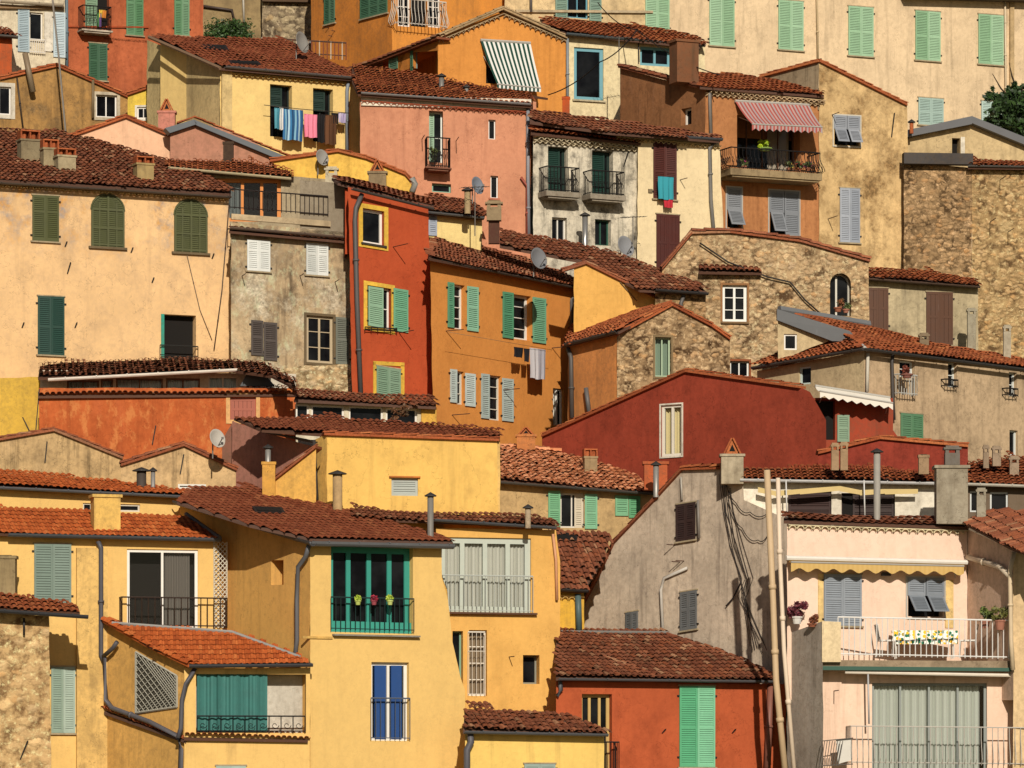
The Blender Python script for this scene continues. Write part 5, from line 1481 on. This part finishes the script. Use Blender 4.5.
    # trellis at the junction
    tq = w.quad(213.5, 542, 226.5, 628, sl=.0); tm = MB()
    for i in range(6): lattice(tm, tq.sub(0, 1, i / 6, (i + 1) / 6), 3, .012, .06)
    for a in (0, 1): tm.tube([tq.p(a, 0, .06), tq.p(a, 1, .06)], .015, 4)
    tm.build('trellis', paint('#ded8c4', .7), b.o)
    w.pipe([(98, 541), (101, 548), (101, 655), (104, 662)], .065, '#5c5a60', .2); w.lt = None
    # lean-to wing
    s = b.wall(104, 190, 113.4, 0, [(104, 624), (126, 634), (187, 668), (187, 736), (184, 830), (104, 830)], plaster('#eab766', .15), Yr=110.6, D=2, name='wing_side_wall')
    f = b.wall(184, 312, 110.6, .1, [(184, 668), (310, 668), (310, 734), (310, 830), (184, 830)], plaster(Y1, .1, var=.04), D=4, name='wing_front_wall')
    Q = f.quad(196, 674, 306, 733); f.hole([Q.A, Q.B, Q.C, Q.D], .6)
    iw = MB(); iw.face([Q.p(0, 0, -.6), Q.p(1, 0, -.6), Q.p(1, 1, -.6), Q.p(0, 1, -.6)]); iw.build('loggia_wall', plaster('#d9d2c2', .15), b.o)
    # closed curtain on the left of the loggia
    cm = MB(); k = 40
    for i in range(k):
        a, c_ = .01 + .64 * i / k, .01 + .64 * (i + 1) / k; z = lambda j: -.1 + .03 * math.sin(j * 1.7) + .025 * math.sin(j * .61 + 1) - (.06 if j in (11, 27) else 0)
        cm.face([Q.p(a, 0, z(i)), Q.p(c_, 0, z(i + 1)), Q.p(c_, .98, z(i + 1)), Q.p(a, .98, z(i))])
    cm.build('loggia_curtain', paint('#2c7c74', .8, .5), b.o)
    f.rail(197, 716, 305, 733, .05, '#181416', pitch=.3, side=False, deco=True, bar=.014)
    Rf = f.roof([(189, 664), (313, 664), (296, 654), (232, 632), (120, 626), (112, 623), (150, 646)], ((189, 664.5), (313, 664)), 24, T_RED(), jit=.4, sp=.15, attic=False, step=.016)
    s.verge([(104, 620), (150, 646), (190, 665)], off=.2, r=.1, mat=T_RED()); f.gut(189, 667, 313, 666, .09, '#4d4c50')
    Rf.flash([(112, 623), (232, 632)], .05, '#a5a39c'); Rf.flash([(232, 632), (300, 657)], .05, '#a5a39c')
    # lattice screen
    lq = s.quad(137, 652, 178, 713, sl=.2); lm = MB()
    Lq = Quad(s.P(137, 652), s.P(178, 676), s.P(178, 707), s.P(137, 713), s.n)
    lattice(lm, Lq, 9, .012, .04)
    for a, c_ in (((0, 0), (1, 0)), ((1, 0), (1, 1)), ((1, 1), (0, 1)), ((0, 1), (0, 0))): lm.tube([Lq.p(*a, .04), Lq.p(*c_, .04)], .03, 4)
    lm.build('lattice', paint('#b7b4a4', .7), b.o)
    bkq = MB(); bkq.face([Lq.p(0, 0, .01), Lq.p(1, 0, .01), Lq.p(1, 1, .01), Lq.p(0, 1, .01)]); bkq.build('lattice_shade', paint('#4a463c', .9), b.o)  # dark sheet on the solid wall, painted as shade behind the lattice
    s.roof([(104, 712), (186, 741), (186, 737), (104, 708)], ((104, 712), (186, 741)), 12, T_RUST(), attic=False, over=.12, name='coping_tiles')
    f.roof([(184, 738), (308, 740), (308, 737), (184, 735)], ((184, 738), (308, 740)), 12, T_RUST(), attic=False, over=.12, name='coping_tiles', sp=.15)
    s.pipe([(104, 655), (106, 700), (112, 708), (150, 722), (178, 736), (181, 750), (179, 830)], .068, '#5c5a60', .18)
    s.pipe([(117, 642), (113, 648), (104, 656)], .06, '#5c5a60', .2); f.pipe([(195, 668), (186, 684), (182, 700), (181, 728), (178, 738)], .062, '#5c5a60', .12)
    f.sh(216, 766, 246, 800, '#a5bcae', n=2)
    b.done()
    # teal curtain plants etc handled on tower
    # F3 yellow tower
    b = Bld('house', 'tall yellow house with teal loggia posts and a blue door, bottom centre', 'house', 330, 768, 112.5)
    w = b.wall(310, 466, 111.2, .55, [(310, 542), (442, 546), (442, 578), (448, 600), (452, 640), (460, 676), (465, 690), (465, 830), (310, 830)], plaster('#f2ca7c', .08, var=.035, streak=.08), D=6)
    s = b.wall(180, 310, 116.8, 0, [(180, 505), (196, 508), (310, 542), (310, 830), (180, 830)], plaster('#e9b565', .2, var=.06), Yr=111.2, D=3, name='side_wall')
    R = w.roof([(312, 539), (453, 542), (449, 538), (330, 505), (256, 489), (192, 488), (177, 502), (250, 525)], ((312, 539), (453, 542)), 15.5, T_BROWN(), jit=.3, sp=.2, attic=False, step=.014)
    w.gut(310, 545, 453, 548, .13, '#6b6d70', .36); s.gut(176, 504, 313, 545, .13, '#4c4a4c', .2)
    R.skylight(252, 506, 282, 512)
    # teal loggia
    Q, fo = w.win(331, 546, 413, 634, '#2f9a88', 4, 1, d=.25, fw=.16, leaves=4); 
    mb = MB(); mb.qbox(Q, 0, Q.w, Q.h * .87, Q.h, -.24, -.1); mb.build('lower_panel', paint('#35a38f', .6), fo)
    w.rail(331, 597, 414, 632, .1, '#243a38', pitch=.14, side=False, bar=.01); w.band(332, 634, 418, 637.5, '#9a9488', .15, 'sill')
    w.win(371.5, 662, 409, 741, '#f2efe6', 2, 1, d=.18, fw=.09, leaves=2)
    for a0, a1 in ((.14, .44), (.58, .86)):
        q = w.quad(371.5, 662, 409, 741); mb = MB(); mb.qbox(q.sub(a0, a1, .04, .98), 0, q.w * (a1 - a0), 0, q.h * .94, -.17, -.12); mb.build('blue_panel', paint('#27508f', .5), b.o)
    w.rail(371, 698, 410, 740, .08, '#5a6474', pitch=.14, side=False, bar=.01)
    w.band(302, 636, 332, 639, '#e0b566', .04, 'string_course')
    Q3 = s.quad(271, 560, 283.5, 585, sl=-.02); s.hole([Q3.A, Q3.B, Q3.C, Q3.D], .35)
    g = MB(); g.face([Q3.p(0, 0, -.35), Q3.p(1, 0, -.35), Q3.p(1, 1, -.35), Q3.p(0, 1, -.35)]); g.build('window', plaster('#d99a4c', .2), b.o)
    s.pipe([(309, 545), (306, 556), (298, 567), (297, 600), (297, 640), (294, 664)], .062, '#5f6064', .15)
    b.done()
    for x, c1, c2, fl, lb in ((358, '#8fae2a', '#d6e85a', None, 'lime green plant at the left on the teal loggia rail'), (374, '#4a1c2a', '#c2304a', '#c22a48', 'crimson flowering plant in the middle of the teal loggia rail'), (390, '#8fae2a', '#d6e85a', None, 'lime green plant at the right on the teal loggia rail')):
        potplant(x, 605, 110.95 + (x - 310) * .0145, lb, .08, .13, .08, c1, c2, '#b8c84a' if fl is None else '#a02a3a', 60, fl, 'pots on the teal loggia rail')
    # F4
    b = Bld('house', 'amber yellow house with a wide glazed white bow door behind a rail', 'house', 500, 710, 114.5)
    w = b.wall(436, 560, 115.4, .3, [(436, 528), (556, 530), (560, 560), (560, 830), (436, 830)], plaster('#edb966', .2, '#a87a3c', var=.05, streak=.15), D=5)
    R = w.roof([(350, 518), (556, 526), (553, 520), (520, 516), (436, 514), (352, 508)], ((350, 519), (556, 526)), 18, T_OLD()); w.gut(434, 521, 556, 529, .08, '#4d5054')
    w.win(440, 537, 531, 613, '#c2cbbd', 4, 1, d=.12, fw=.16, leaves=4, curtain='#d4d6c8')
    w.rail(438, 575, 533, 613, .12, '#b9c0b8', pitch=.12, side=False, bar=.01); w.band(448, 612, 536, 615, '#6a4a3a', .15, 'sill')
    w.win(469, 630, 487, 696, '#efe8d6', 1, 4, d=.2, curtain=('#a58f70', 0, 1)); w.rail(468, 632, 485, 696, .03, '#e8e2d2', pitch=.1, side=False, bar=.008, mid=.3)
    w.win(523, 655, 539.5, 684, '#8a8a7a', 1, 1, d=.35); w.win(452.5, 631, 463, 690, '#7fa88f', 1, 1, d=.25)
    w.bracket(509, 657, .5); w.pipe([(553, 534), (556, 560), (557, 600)], .04, '#d88a3c')
    b.done()
    chimney(b.o, 'flue', ray(430, 530, 113.2), 425, 492, 436, 545, mat=paint('#8a857c', .5, .4))
    # buttress
    b = Bld('garden_wall', 'leaning yellow buttress wall rising beside the bow door', 'wall', 455, 768, 113.2)
    w = b.wall(440, 470, 113.6, .3, [(441, 575), (447, 590), (452, 640), (461, 680), (465, 690), (465, 830), (441, 830)], plaster('#d8aa58', .5, '#6b5433', streak=.6), D=1)
    b.done()
    # F5
    b = Bld('house', 'low yellow front house with a dark tile roof and grey gutter', 'house', 530, 768, 111.5)
    w = b.wall(465, 606, 111.1, .25, [(465, 733), (604, 736), (604, 830), (465, 830)], plaster('#f5cf74', .1, var=.04), D=3)
    w.roof([(463, 731), (608, 734), (606, 730), (560, 712), (465, 709)], ((463, 731), (608, 734)), 20, T_OLD(), jit=2)
    w.gut(464, 733, 608, 736, .08, '#55565a'); w.pipe([(470, 733), (471, 742), (467, 750), (467, 830)], .09, '#5c5a60', .15)
    w.sh(524, 764, 555, 800, '#9fb4aa', n=2)
    b.done()
    # F2 stone house lower-left
    b = Bld('house', 'rubble stone house corner with a red tile eave at the lower left edge', 'house', 20, 768, 110.5)
    w = b.wall(-15, 51, 110.4, .25, [(-15, 612), (49, 616), (52, 830), (-15, 830)], stone('#c8a878', '#8a6844', '#c0a070', 2.2, '#cfae80', .2), D=1.6)
    w.roof([(-15, 608), (80, 613), (78, 606), (50, 600), (-15, 592)], ((-15, 608), (80, 613)), 20, T_RUST(), attic=False, over=.5); w.gut(-15, 611, 88, 618, .1, '#3f4044', .5)
    w.pipe([(24, 618), (24, 635)], .03, '#2a2624'); w.anchor(24, 750, .5, .1)
    chimney(b.o, 'block', ray(6, 590, 111.5), -6, 556, 17, 596, '#a8946c')
    b.done()
front()

def right_front():
    PK = '#f6cda6'
    b = Bld('house', 'pale pink house with a yellow scalloped awning and white balcony railings', 'house', 890, 768, 113)
    w = b.wall(786, 968, 112.6, .4, [(787, 524), (967, 529), (968, 700), (787, 700)], plaster('#fbdcc4', .12, '#b08a64', var=.04, streak=.12), D=2)
    w.roof([(784, 521), (969, 527), (969, 523), (784, 517)], ((784, 521), (969, 527)), 14, T_OLD(), attic=False, over=.15, name='parapet_tiles', sp=.24)
    w.gen(787, 525, 967, 531, 1, '#f2e2b8', sp=.24)
    w.hung(907, 577, 944, 618, '#8f99a3', .46, flap=.4); w.sh(823.5, 574, 861, 626, '#8f99a3', rails=(.45,)); 
    w.band(818, 574, 823, 626, '#f0d08c', .03, 'frame'); w.band(945, 580, 953, 628, '#f0d08c', .03, 'frame')
    awning(w, (787, 557), (966, 562), (964, 566), (791, 562), ['#d9b468', '#d4ae60'], 72, .26, offB=.45, per=7)
    mb = MB(); mb.tube([w.P(786, 558, .3), w.P(967, 562.5, .3)], .07, 8); mb.build('awning_roller', paint('#efe9dc', .5), b.o)
    mb = MB(); c = w.P(886, 574, .15); mb.box(c, w.u * .12, w.n * .06, V((0, 0, .05))); mb.build('wall_lamp', paint('#3f4042', .5), b.o)
    # right return and front block
    s = b.wall(967, 1013, 114.6, 0, [(967, 529), (985, 537), (1013, 550), (1013, 700), (967, 700)], plaster('#eccbb0', .2, streak=.3), Yr=111.8, D=2, name='side_wall')
    e = b.wall(1013, 1050, 111.8, .3, [(1013, 552), (1050, 556), (1050, 830), (1013, 830)], plaster('#efd0a0', .15), D=2, name='front_wing')
    e.pipe([(1014, 552), (1010, 570), (1011, 640), (1013, 670)], .06, '#e6cda4', .1)
    s.roof([(966, 524), (1013, 549), (1050, 560), (1050, 512), (990, 512)], ((966, 525), (1013, 548)), 20, T_OLD(), attic=False, sp=.16)
    s.pipe([(951, 556), (968, 557), (1000, 570), (1011, 582)], .08, '#eeb', .15) if False else s.pipe([(968, 557), (1000, 567), (1010, 576)], .08, '#efdcc0', .12)
    # balcony slab, railing
    l = b.wall(786, 1050, 111.9, .1, [(823, 664), (1050, 668), (1050, 830), (823, 830)], plaster('#f9d8be', .14, '#b08a64', var=.04), D=1.2, name='lower_wall')
    mb = MB(); Q = [l.P(822, 660, .5), l.P(1016, 661, .5), l.P(1016, 669, .5), l.P(822, 668, .5)]; mb.box8(Q, [p - l.n * 2.6 for p in Q]); bal = mb.build('balcony_slab', plaster('#a8947a', .5), b.o)
    mb = MB(); Q = [l.P(822, 666, .62), l.P(1030, 668, .62), l.P(1030, 671.5, .62), l.P(822, 670, .62)]; mb.box8(Q, [p - l.n * .12 for p in Q]); mb.build('green_edging', paint('#2f5a4a', .6), bal)
    mb = MB(); mb.tube([l.P(845, 672, .5), l.P(1040, 676, .5)], .05, 8); mb.build('awning_roller', paint('#e8dcc8', .5), b.o)
    l.rail(838, 617, 1009, 659, .48, '#f2f0ea', pitch=.145, bar=.013, side=False, sl=.02)
    p = b.wall(822, 841, 111.3, .1, [(822, 621), (841, 622), (841, 662), (822, 662)], plaster('#f3dcb0', .1), D=.5, name='parapet')
    g = b.wall(786, 823, 112.9, 0, [(787, 634), (823, 621), (823, 830), (787, 830)], plaster('#b5aa9c', .3, streak=.4), Yr=111.3, D=1, name='terrace_wall')
    # lower glazed door with curtains
    l.win(872, 683, 987, 800, '#8f9690', 4, 1, d=.14, fw=.07, leaves=4, curtain=('#ced6ca', 0, .955), sl=None) if False else l.win(872, 683, 987, 800, '#8f9690', 4, 1, d=.14, fw=.07, leaves=4, curtain=('#ced6ca', 0, .955))
    l.rail(851, 726, 1060, 766, .7, '#c4beb2', pitch=.15, bar=.011, belly=.14, side=True, top=.018, sl=.01, sides=(1, 0))
    l.pipe([(868, 672), (869, 724)], .025, '#b9b9b9', .5, 'awning_post'); l.bracket(834, 691, .7)
    b.done()
    # basket of railings at left lower balcony
    # upper terrace
    b = Bld('house', 'white rooftop storey with dark brown windows under a red tile roof', 'house', 850, 520, 115.5)
    w = b.wall(742, 970, 117.3, 0, [(742, 482), (966, 484), (966, 560), (742, 560)], plaster('#f3ebd6', .1), D=3)
    w.roof([(740, 479), (966, 483), (966, 476), (880, 469), (742, 468)], ((740, 479), (966, 483)), 17, T_RUST()); w.gut(740, 481, 966, 485, .08, '#c9c9c6')
    w.win(788, 491, 831.5, 530, '#3a2018', 1, 1, d=.15, dark=True); w.sh(789, 492, 831, 525, '#3a1f18', n=1, off=-.12, louver=True, hinge=False)
    w.win(841.5, 493, 895, 532, '#3a2018', 3, 1, d=.15, dark=True); w.sh(853, 494, 894, 528, '#301a14', n=1, off=-.12, hinge=False)
    for x in (786, 864, 944): w.pipe([(x, 480), (x + 1, 520)], .02, '#e8e6e0', .6, 'awning_post')
    # folded sun blind
    mb = MB(); pts = [w.P(x, y, .4) for x, y in ((758, 487), (775, 491), (800, 489), (840, 486), (860, 490), (885, 489), (918, 489))]
    for a, c_ in zip(pts[:-1], pts[1:]): mb.face([a, c_, c_ - V((0, 0, .13)), a - V((0, 0, .15))]); mb.face([a - w.n * .05, c_ - w.n * .02, c_ - V((0, 0, .05)) - w.n * .1, a - V((0, 0, .1))])
    mb.build('sun_blind', paint('#d9bf7c', .8), b.o)
    b.done()
    chimney(b.o, 'block', ray(951, 515, 114.2), 934, 466, 968, 520, '#b0a690'); chimney(b.o, 'flue', ray(877, 519, 113.8), 871, 448, 883, 522, mat=paint('#a9a396', .6, .5))
    chimney(b.o, 'box', ray(951, 470, 114.2), 944, 447, 960, 468, '#7a746c')
    b = Bld('house', 'shaded rooftop veranda with dark windows at the right edge', 'house', 1000, 515, 116.5)
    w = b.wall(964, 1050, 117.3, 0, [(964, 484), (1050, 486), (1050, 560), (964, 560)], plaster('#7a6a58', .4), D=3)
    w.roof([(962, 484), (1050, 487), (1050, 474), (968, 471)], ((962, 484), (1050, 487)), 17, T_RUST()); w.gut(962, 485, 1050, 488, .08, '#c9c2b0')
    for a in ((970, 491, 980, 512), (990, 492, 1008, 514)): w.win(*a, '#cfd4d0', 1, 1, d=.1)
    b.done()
    chimney(b.o, 'box', ray(981, 518, 114), 976, 489, 986, 528, '#a8a08c')
    b2 = Bld('house', 'strip of red tiled roof with small chimneys before the greige house', 'house', 1000, 470, 118.5)
    w = b2.wall(960, 1050, 118.7, .05, [(966, 472), (1050, 474), (1050, 520), (966, 520)], plaster('#9a6a4c', .4), D=2)
    w.roof([(966, 473), (1050, 475), (1050, 462), (1010, 458), (966, 464)], ((966, 473), (1050, 475)), 16, T_RUST())
    b2.done()
    for x0, y0, x1, y1, lb in ((992, 447, 1001, 462, 0), (1009, 457, 1019, 474, 0), (983, 446, 989, 464, 0)): chimney(b2.o, 'box', ray((x0 + x1) / 2, y1, 118.2), x0, y0, x1, y1, '#a8947c')
    for x0, y0, x1, y1, k in ((831, 444, 839, 466, 'box'), (840, 443, 848, 466, 'box'), (918, 455, 929, 470, 'block')): chimney(b.o, k, ray((x0 + x1) / 2, y1, 116.6), x0, y0, x1, y1, '#a88c6c')
    # tall cream pipes
    for x, y0, x2, lb, c_ in ((768, 470, 787, 'taller cream soil pipe standing left of the pink house', '#e6c79c'), (780, 478, 795, 'thinner cream soil pipe closest to the pink house', '#e3c8a4')):
        mb = MB(); pts = [ray(x, y0, 112.0), ray(x + 1, 560, 112.0), ray(x + 4, 640, 111.9), ray(x2, 768, 111.8), ray(x2 + 2, 800, 111.8)]
        if x == 780: pts = [ray(778, 478, 112.1), ray(780, 560, 112.0), ray(784, 650, 111.9), ray(795, 780, 111.8)]
        else: pts = [ray(767, 470, 112), ray(773, 600, 112), ray(776, 680, 111.9), ray(786, 780, 111.8)]
        mb.tube(pts, .085 if x == 768 else .06, 10)
        for q in (.3, .55, .8):
            i = int(q * 3); t = q * 3 - i; p = pts[i].lerp(pts[i + 1], t); d = (pts[i + 1] - pts[i]).normalized(); mb.tube([p - d * .06, p + d * .06], .105 if x == 768 else .08, 10)
        tag(mb.build('soil_pipe', paint(c_, .6, .3), None, True), lb, 'pipe')
    # balcony things
    yb = 113.2
    def at(x, y, Y=yb): return ray(x, y, Y)
    t = empty('balcony_table', at(920, 655), 'balcony table under a lemon print cloth', 'table')
    mb = MB(); Z = lambda y: (HY - y) * yb / F
    c = at(924, 632); mb.box(c, V((.85, 0, 0)), V((0, .3, 0)), V((0, 0, .02))); mb.build('tabletop', paint('#c9c4b8'), t)
    for sx in (-.75, .75):
        for sy in (-.22, .22):
            q = MB(); q.tube([c + V((sx, sy, 0)), c + V((sx * 1.02, sy, -.72))], .018, 6); q.build('leg', paint('#d8d4c8'), t)
    cl = MB(); A = c + V((-.87, -.31, .025)); 
    nx = 24
    for i in range(nx):
        xa, xb = -.88 + 1.76 * i / nx, -.88 + 1.76 * (i + 1) / nx; wv = lambda j: .02 * math.sin(j * 1.3)
        cl.face([c + V((xa, -.31, .03)), c + V((xb, -.31, .03)), c + V((xb, .31, .03)), c + V((xa, .31, .03))])
        cl.face([c + V((xa, -.31, .03)), c + V((xb, -.31, .03)), c + V((xb, -.34 + wv(i + 1), -.34)), c + V((xa, -.34 + wv(i), -.34))])
    m, n_, b_ = nt('lemon_cloth'); tc = N(n_, 'ShaderNodeTexCoord').outputs['Object']
    v = N(n_, 'ShaderNodeTexVoronoi'); v.inputs['Scale'].default_value = 11; n_.links.new(tc, v.inputs[0])
    sp_ = N(n_, 'ShaderNodeSeparateColor'); n_.links.new(v.outputs['Color'], sp_.inputs[0])
    c1 = mix(n_, rng(n_, sp_.outputs[0], .5, .52), lin('#1f6a4c'), lin('#f0b820')); c2_ = mix(n_, rng(n_, v.outputs['Distance'], .5, .56), c1, lin('#eef0e4')); n_.links.new(c2_, b_.inputs['Base Color']); b_.inputs['Roughness'].default_value = .8
    tag(cl.build('tablecloth', m), 'white tablecloth printed with lemons and leaves', 'tablecloth')
    def chair(x, lb, rz):
        r = empty('balcony_chair', at(x, 657, 112.9), lb, 'chair', 'white chairs on the balcony')
        m_ = paint('#e6e2d8', .6); p = at(x, 657, 112.9); ex = V((math.cos(rz), math.sin(rz), 0)); ey = V((-math.sin(rz), math.cos(rz), 0))
        q = MB(); q.box(p + V((0, 0, .44)), ex * .22, ey * .21, V((0, 0, .02))); q.build('seat', m_, r)
        for sx in (-1, 1):
            for sy in (-1, 1): q = MB(); q.tube([p + ex * sx * .2 + ey * sy * .19 + V((0, 0, .43)), p + ex * sx * .23 + ey * sy * .22], .018, 5); q.build('leg', m_, r)
        q = MB()
        for i in range(5): q.tube([p + ex * (-.2) + ey * (-.19 + .095 * i) + V((0, 0, .45)), p + ex * (-.27) + ey * (-.19 + .095 * i) + V((0, 0, .86))], .013, 5)
        q.tube([p + ex * (-.27) + ey * (-.21) + V((0, 0, .86)), p + ex * (-.27) + ey * .21 + V((0, 0, .86))], .02, 5); q.build('backrest', m_, r)
    chair(886, 'white chair at the left end of the lemon cloth table', .15); chair(968, 'white chair at the right end of the lemon cloth table', 3.0)
    potplant(797, 624, 112.3, 'dark red shrub in a white tub on the terrace wall', .14, .2, .26, '#3a1420', '#8a3a44', '#e8e4da', 260)
    potplant(812, 627, 111.6, 'low red and green succulent beside the dark red shrub', .12, .1, .16, '#5a3a24', '#a05a3a', n=120)
    potplant(985, 628, 112.3, 'left leafy plant raised at the far right of the balcony', .13, .2, .26, '#33401f', '#7a8a40', n=220)
    potplant(1000, 630, 111.9, 'right leafy plant in a clay pot at the balcony corner', .14, .26, .24, '#3a3a20', '#8a8a44', n=220)
    potplant(922, 644, 113.5, 'red flowers in a box under the half open grey shutters', .28, .14, .12, '#6a1a14', '#c8382c', '#8a3a2c', 140)
    r = empty('laundry_rack', ray(836, 768, 111.2), 'small folded drying rack with a grey cloth on the lower balcony', 'drying rack')
    mb = MB()
    for i in range(9): mb.tube([ray(822 + i * 2.6, 741, 111.1), ray(819 + i * 2.4, 766, 110.9)], .01, 4)
    mb.tube([ray(822, 741, 111.1), ray(853, 738, 111.3)], .014, 5); mb.tube([ray(819, 766, 110.9), ray(853, 764, 111.1)], .014, 5); mb.build('frame', paint('#6a625a'), r)
    w_ = MB(); a = [ray(836, 739, 111.25), ray(851, 738, 111.35), ray(852, 760, 111.3), ray(838, 764, 111.2)]; w_.box8(a, [p + V((0, .03, 0)) for p in a]); tag(w_.build('laundry', paint('#d8d4c8', .9)), 'pale cloth draped over the drying rack on the lower balcony', 'laundry')
right_front()

# ---------------------------------------------------------------- loose dishes, bush, tree
dish(300, 43, 138.6, .36, 'large white satellite dish on the roof ridge beside the stone wall', (.88, -.5, .2), '#9a978f')
dish(321, 158, 132.8, .26, 'satellite dish on the ochre yellow gable', (.7, -.7, .2))
dish(537, 259, 127.3, .33, 'satellite dish on the orange house roof', (.7, -.7, .2), '#8d8f92')
dish(476, 186, 130.8, .28, 'satellite dish beside the brown flue chimney', (.75, -.6, .2), '#8f97a3')
dish(624, 247, 133.5, .34, 'satellite dish against the white mouldy house', (.65, -.7, .25), '#8d8f92')
dish(216, 439, 117.6, .27, 'satellite dish on the second tan gable', (.65, -.7, .25), '#c9c3b6')
def bush():
    r = empty('bush', ray(228, 45, 155), 'round clipped green bush before the grey retaining wall', 'bush')
    t = MB(); p = ray(228, 50, 155); t.tube([p, p + V((0, 0, .6)), p + V((.1, 0, 1.1))], [.1, .08, .05], 6); t.build('trunk', plaster('#4a3a2a', .3), r)
    f = MB(); leafblob(f, ray(228, 34, 154.6), .9, .7, .5, 5200, .05, 5); f.build('crown', leafm('#1e3212', '#44662a'), r)
bush()
def tree():
    r = empty('tree', ray(1012, 140, 144), 'dark green broadleaf tree behind the low gable at the right edge', 'tree')
    t = MB(); p = ray(1015, 150, 144); t.tube([p - V((0, 0, 2)), p + V((.1, 0, 1)), p + V((.2, .1, 2.2))], [.16, .12, .06], 7)
    for a in range(7):
        q = p + V((.1, 0, .5 + a * .25)); t.tube([q, q + V((math.cos(a * 2.4) * .6, math.sin(a * 2.4) * .4, .6)), q + V((math.cos(a * 2.4) * .9, math.sin(a * 2.4) * .6, 1.1))], [.05, .03, .012], 5)
    t.build('trunk', plaster('#3a2e22', .3), r)
    f = MB(); rnd = random.Random(4)
    for cx, cy, rx, rz, n in ((1010, 118, .8, .7, 900), (1024, 104, .6, .6, 700), (998, 128, .45, .4, 400), (1035, 120, .8, .8, 700), (996, 103, .35, .35, 200), (1006, 94, .25, .3, 140), (990, 94, .14, .25, 60), (1016, 90, .2, .3, 100)):
        leafblob(f, ray(cx, cy, 144), rx, rx, rz, int(n * 2.6), .085, int(cx))
    f.build('crown', leafm('#14260f', '#3c5a24'), r)
tree()
# wires across the upper middle
cable([(548, 95, 140), (600, 62, 137.5), (637, 30, 136.5)], 'black cable rising over the teal window to the corner pole', .02, .15)
cable([(598, 3, 147), (637, 30, 142), (720, 75, 136)], 'black cable crossing the cream wall down to the brown roof', .018, .2)

def roof_fence():
    r = empty('terrace_fence', ray(305, 50, 146), 'rusty terrace fence behind the satellite dish below the stone wall', 'fence')
    a, b = ray(262, 38, 146), ray(346, 43, 147.5); n = 22
    mb = MB(); mb.tube([a, b], .03, 5); mb.tube([a - V((0, 0, .45)), b - V((0, 0, .45))], .02, 5); mb.build('rail', paint('#5a4234', .8), r)
    for i in range(n + 1):
        p = a.lerp(b, i / n); mb = MB(); mb.tube([p + V((0, 0, .03)), p - V((0, 0, .6))], .022, 5); mb.build('picket', paint('#8a4a30' if i % 3 else '#c9b8a0', .8), r)
roof_fence()

def aerial(x, y, Y, h, lb):
    r = empty('tv_aerial', ray(x, y, Y), lb, 'aerial'); p = ray(x, y, Y)
    m = MB(); m.tube([p, p + V((0, 0, h))], .018, 5); m.build('mast', ZINC(), r)
    m = MB(); t = p + V((0, 0, h * .95)); d = V((.8, .5, .1)).normalized(); m.tube([t - d * .5, t + d * .5], .01, 4)
    for i in range(8):
        c = t + d * (-.45 + i * .13); e = V((-.5, .8, 0)).normalized() * (.22 - i * .012); m.tube([c - e, c + e], .006, 4)
    m.build('antenna', ZINC(), r)
aerial(619, 66, 141, 1.0, 'thin tv aerial behind the brown side wall near the teal window')
aerial(633, 244, 133.4, .9, 'tv aerial standing right of the dish by the mouldy white house')
aerial(475, 236, 130.6, 1.6, 'tv aerial on the brown roof left of the stacked chimney')
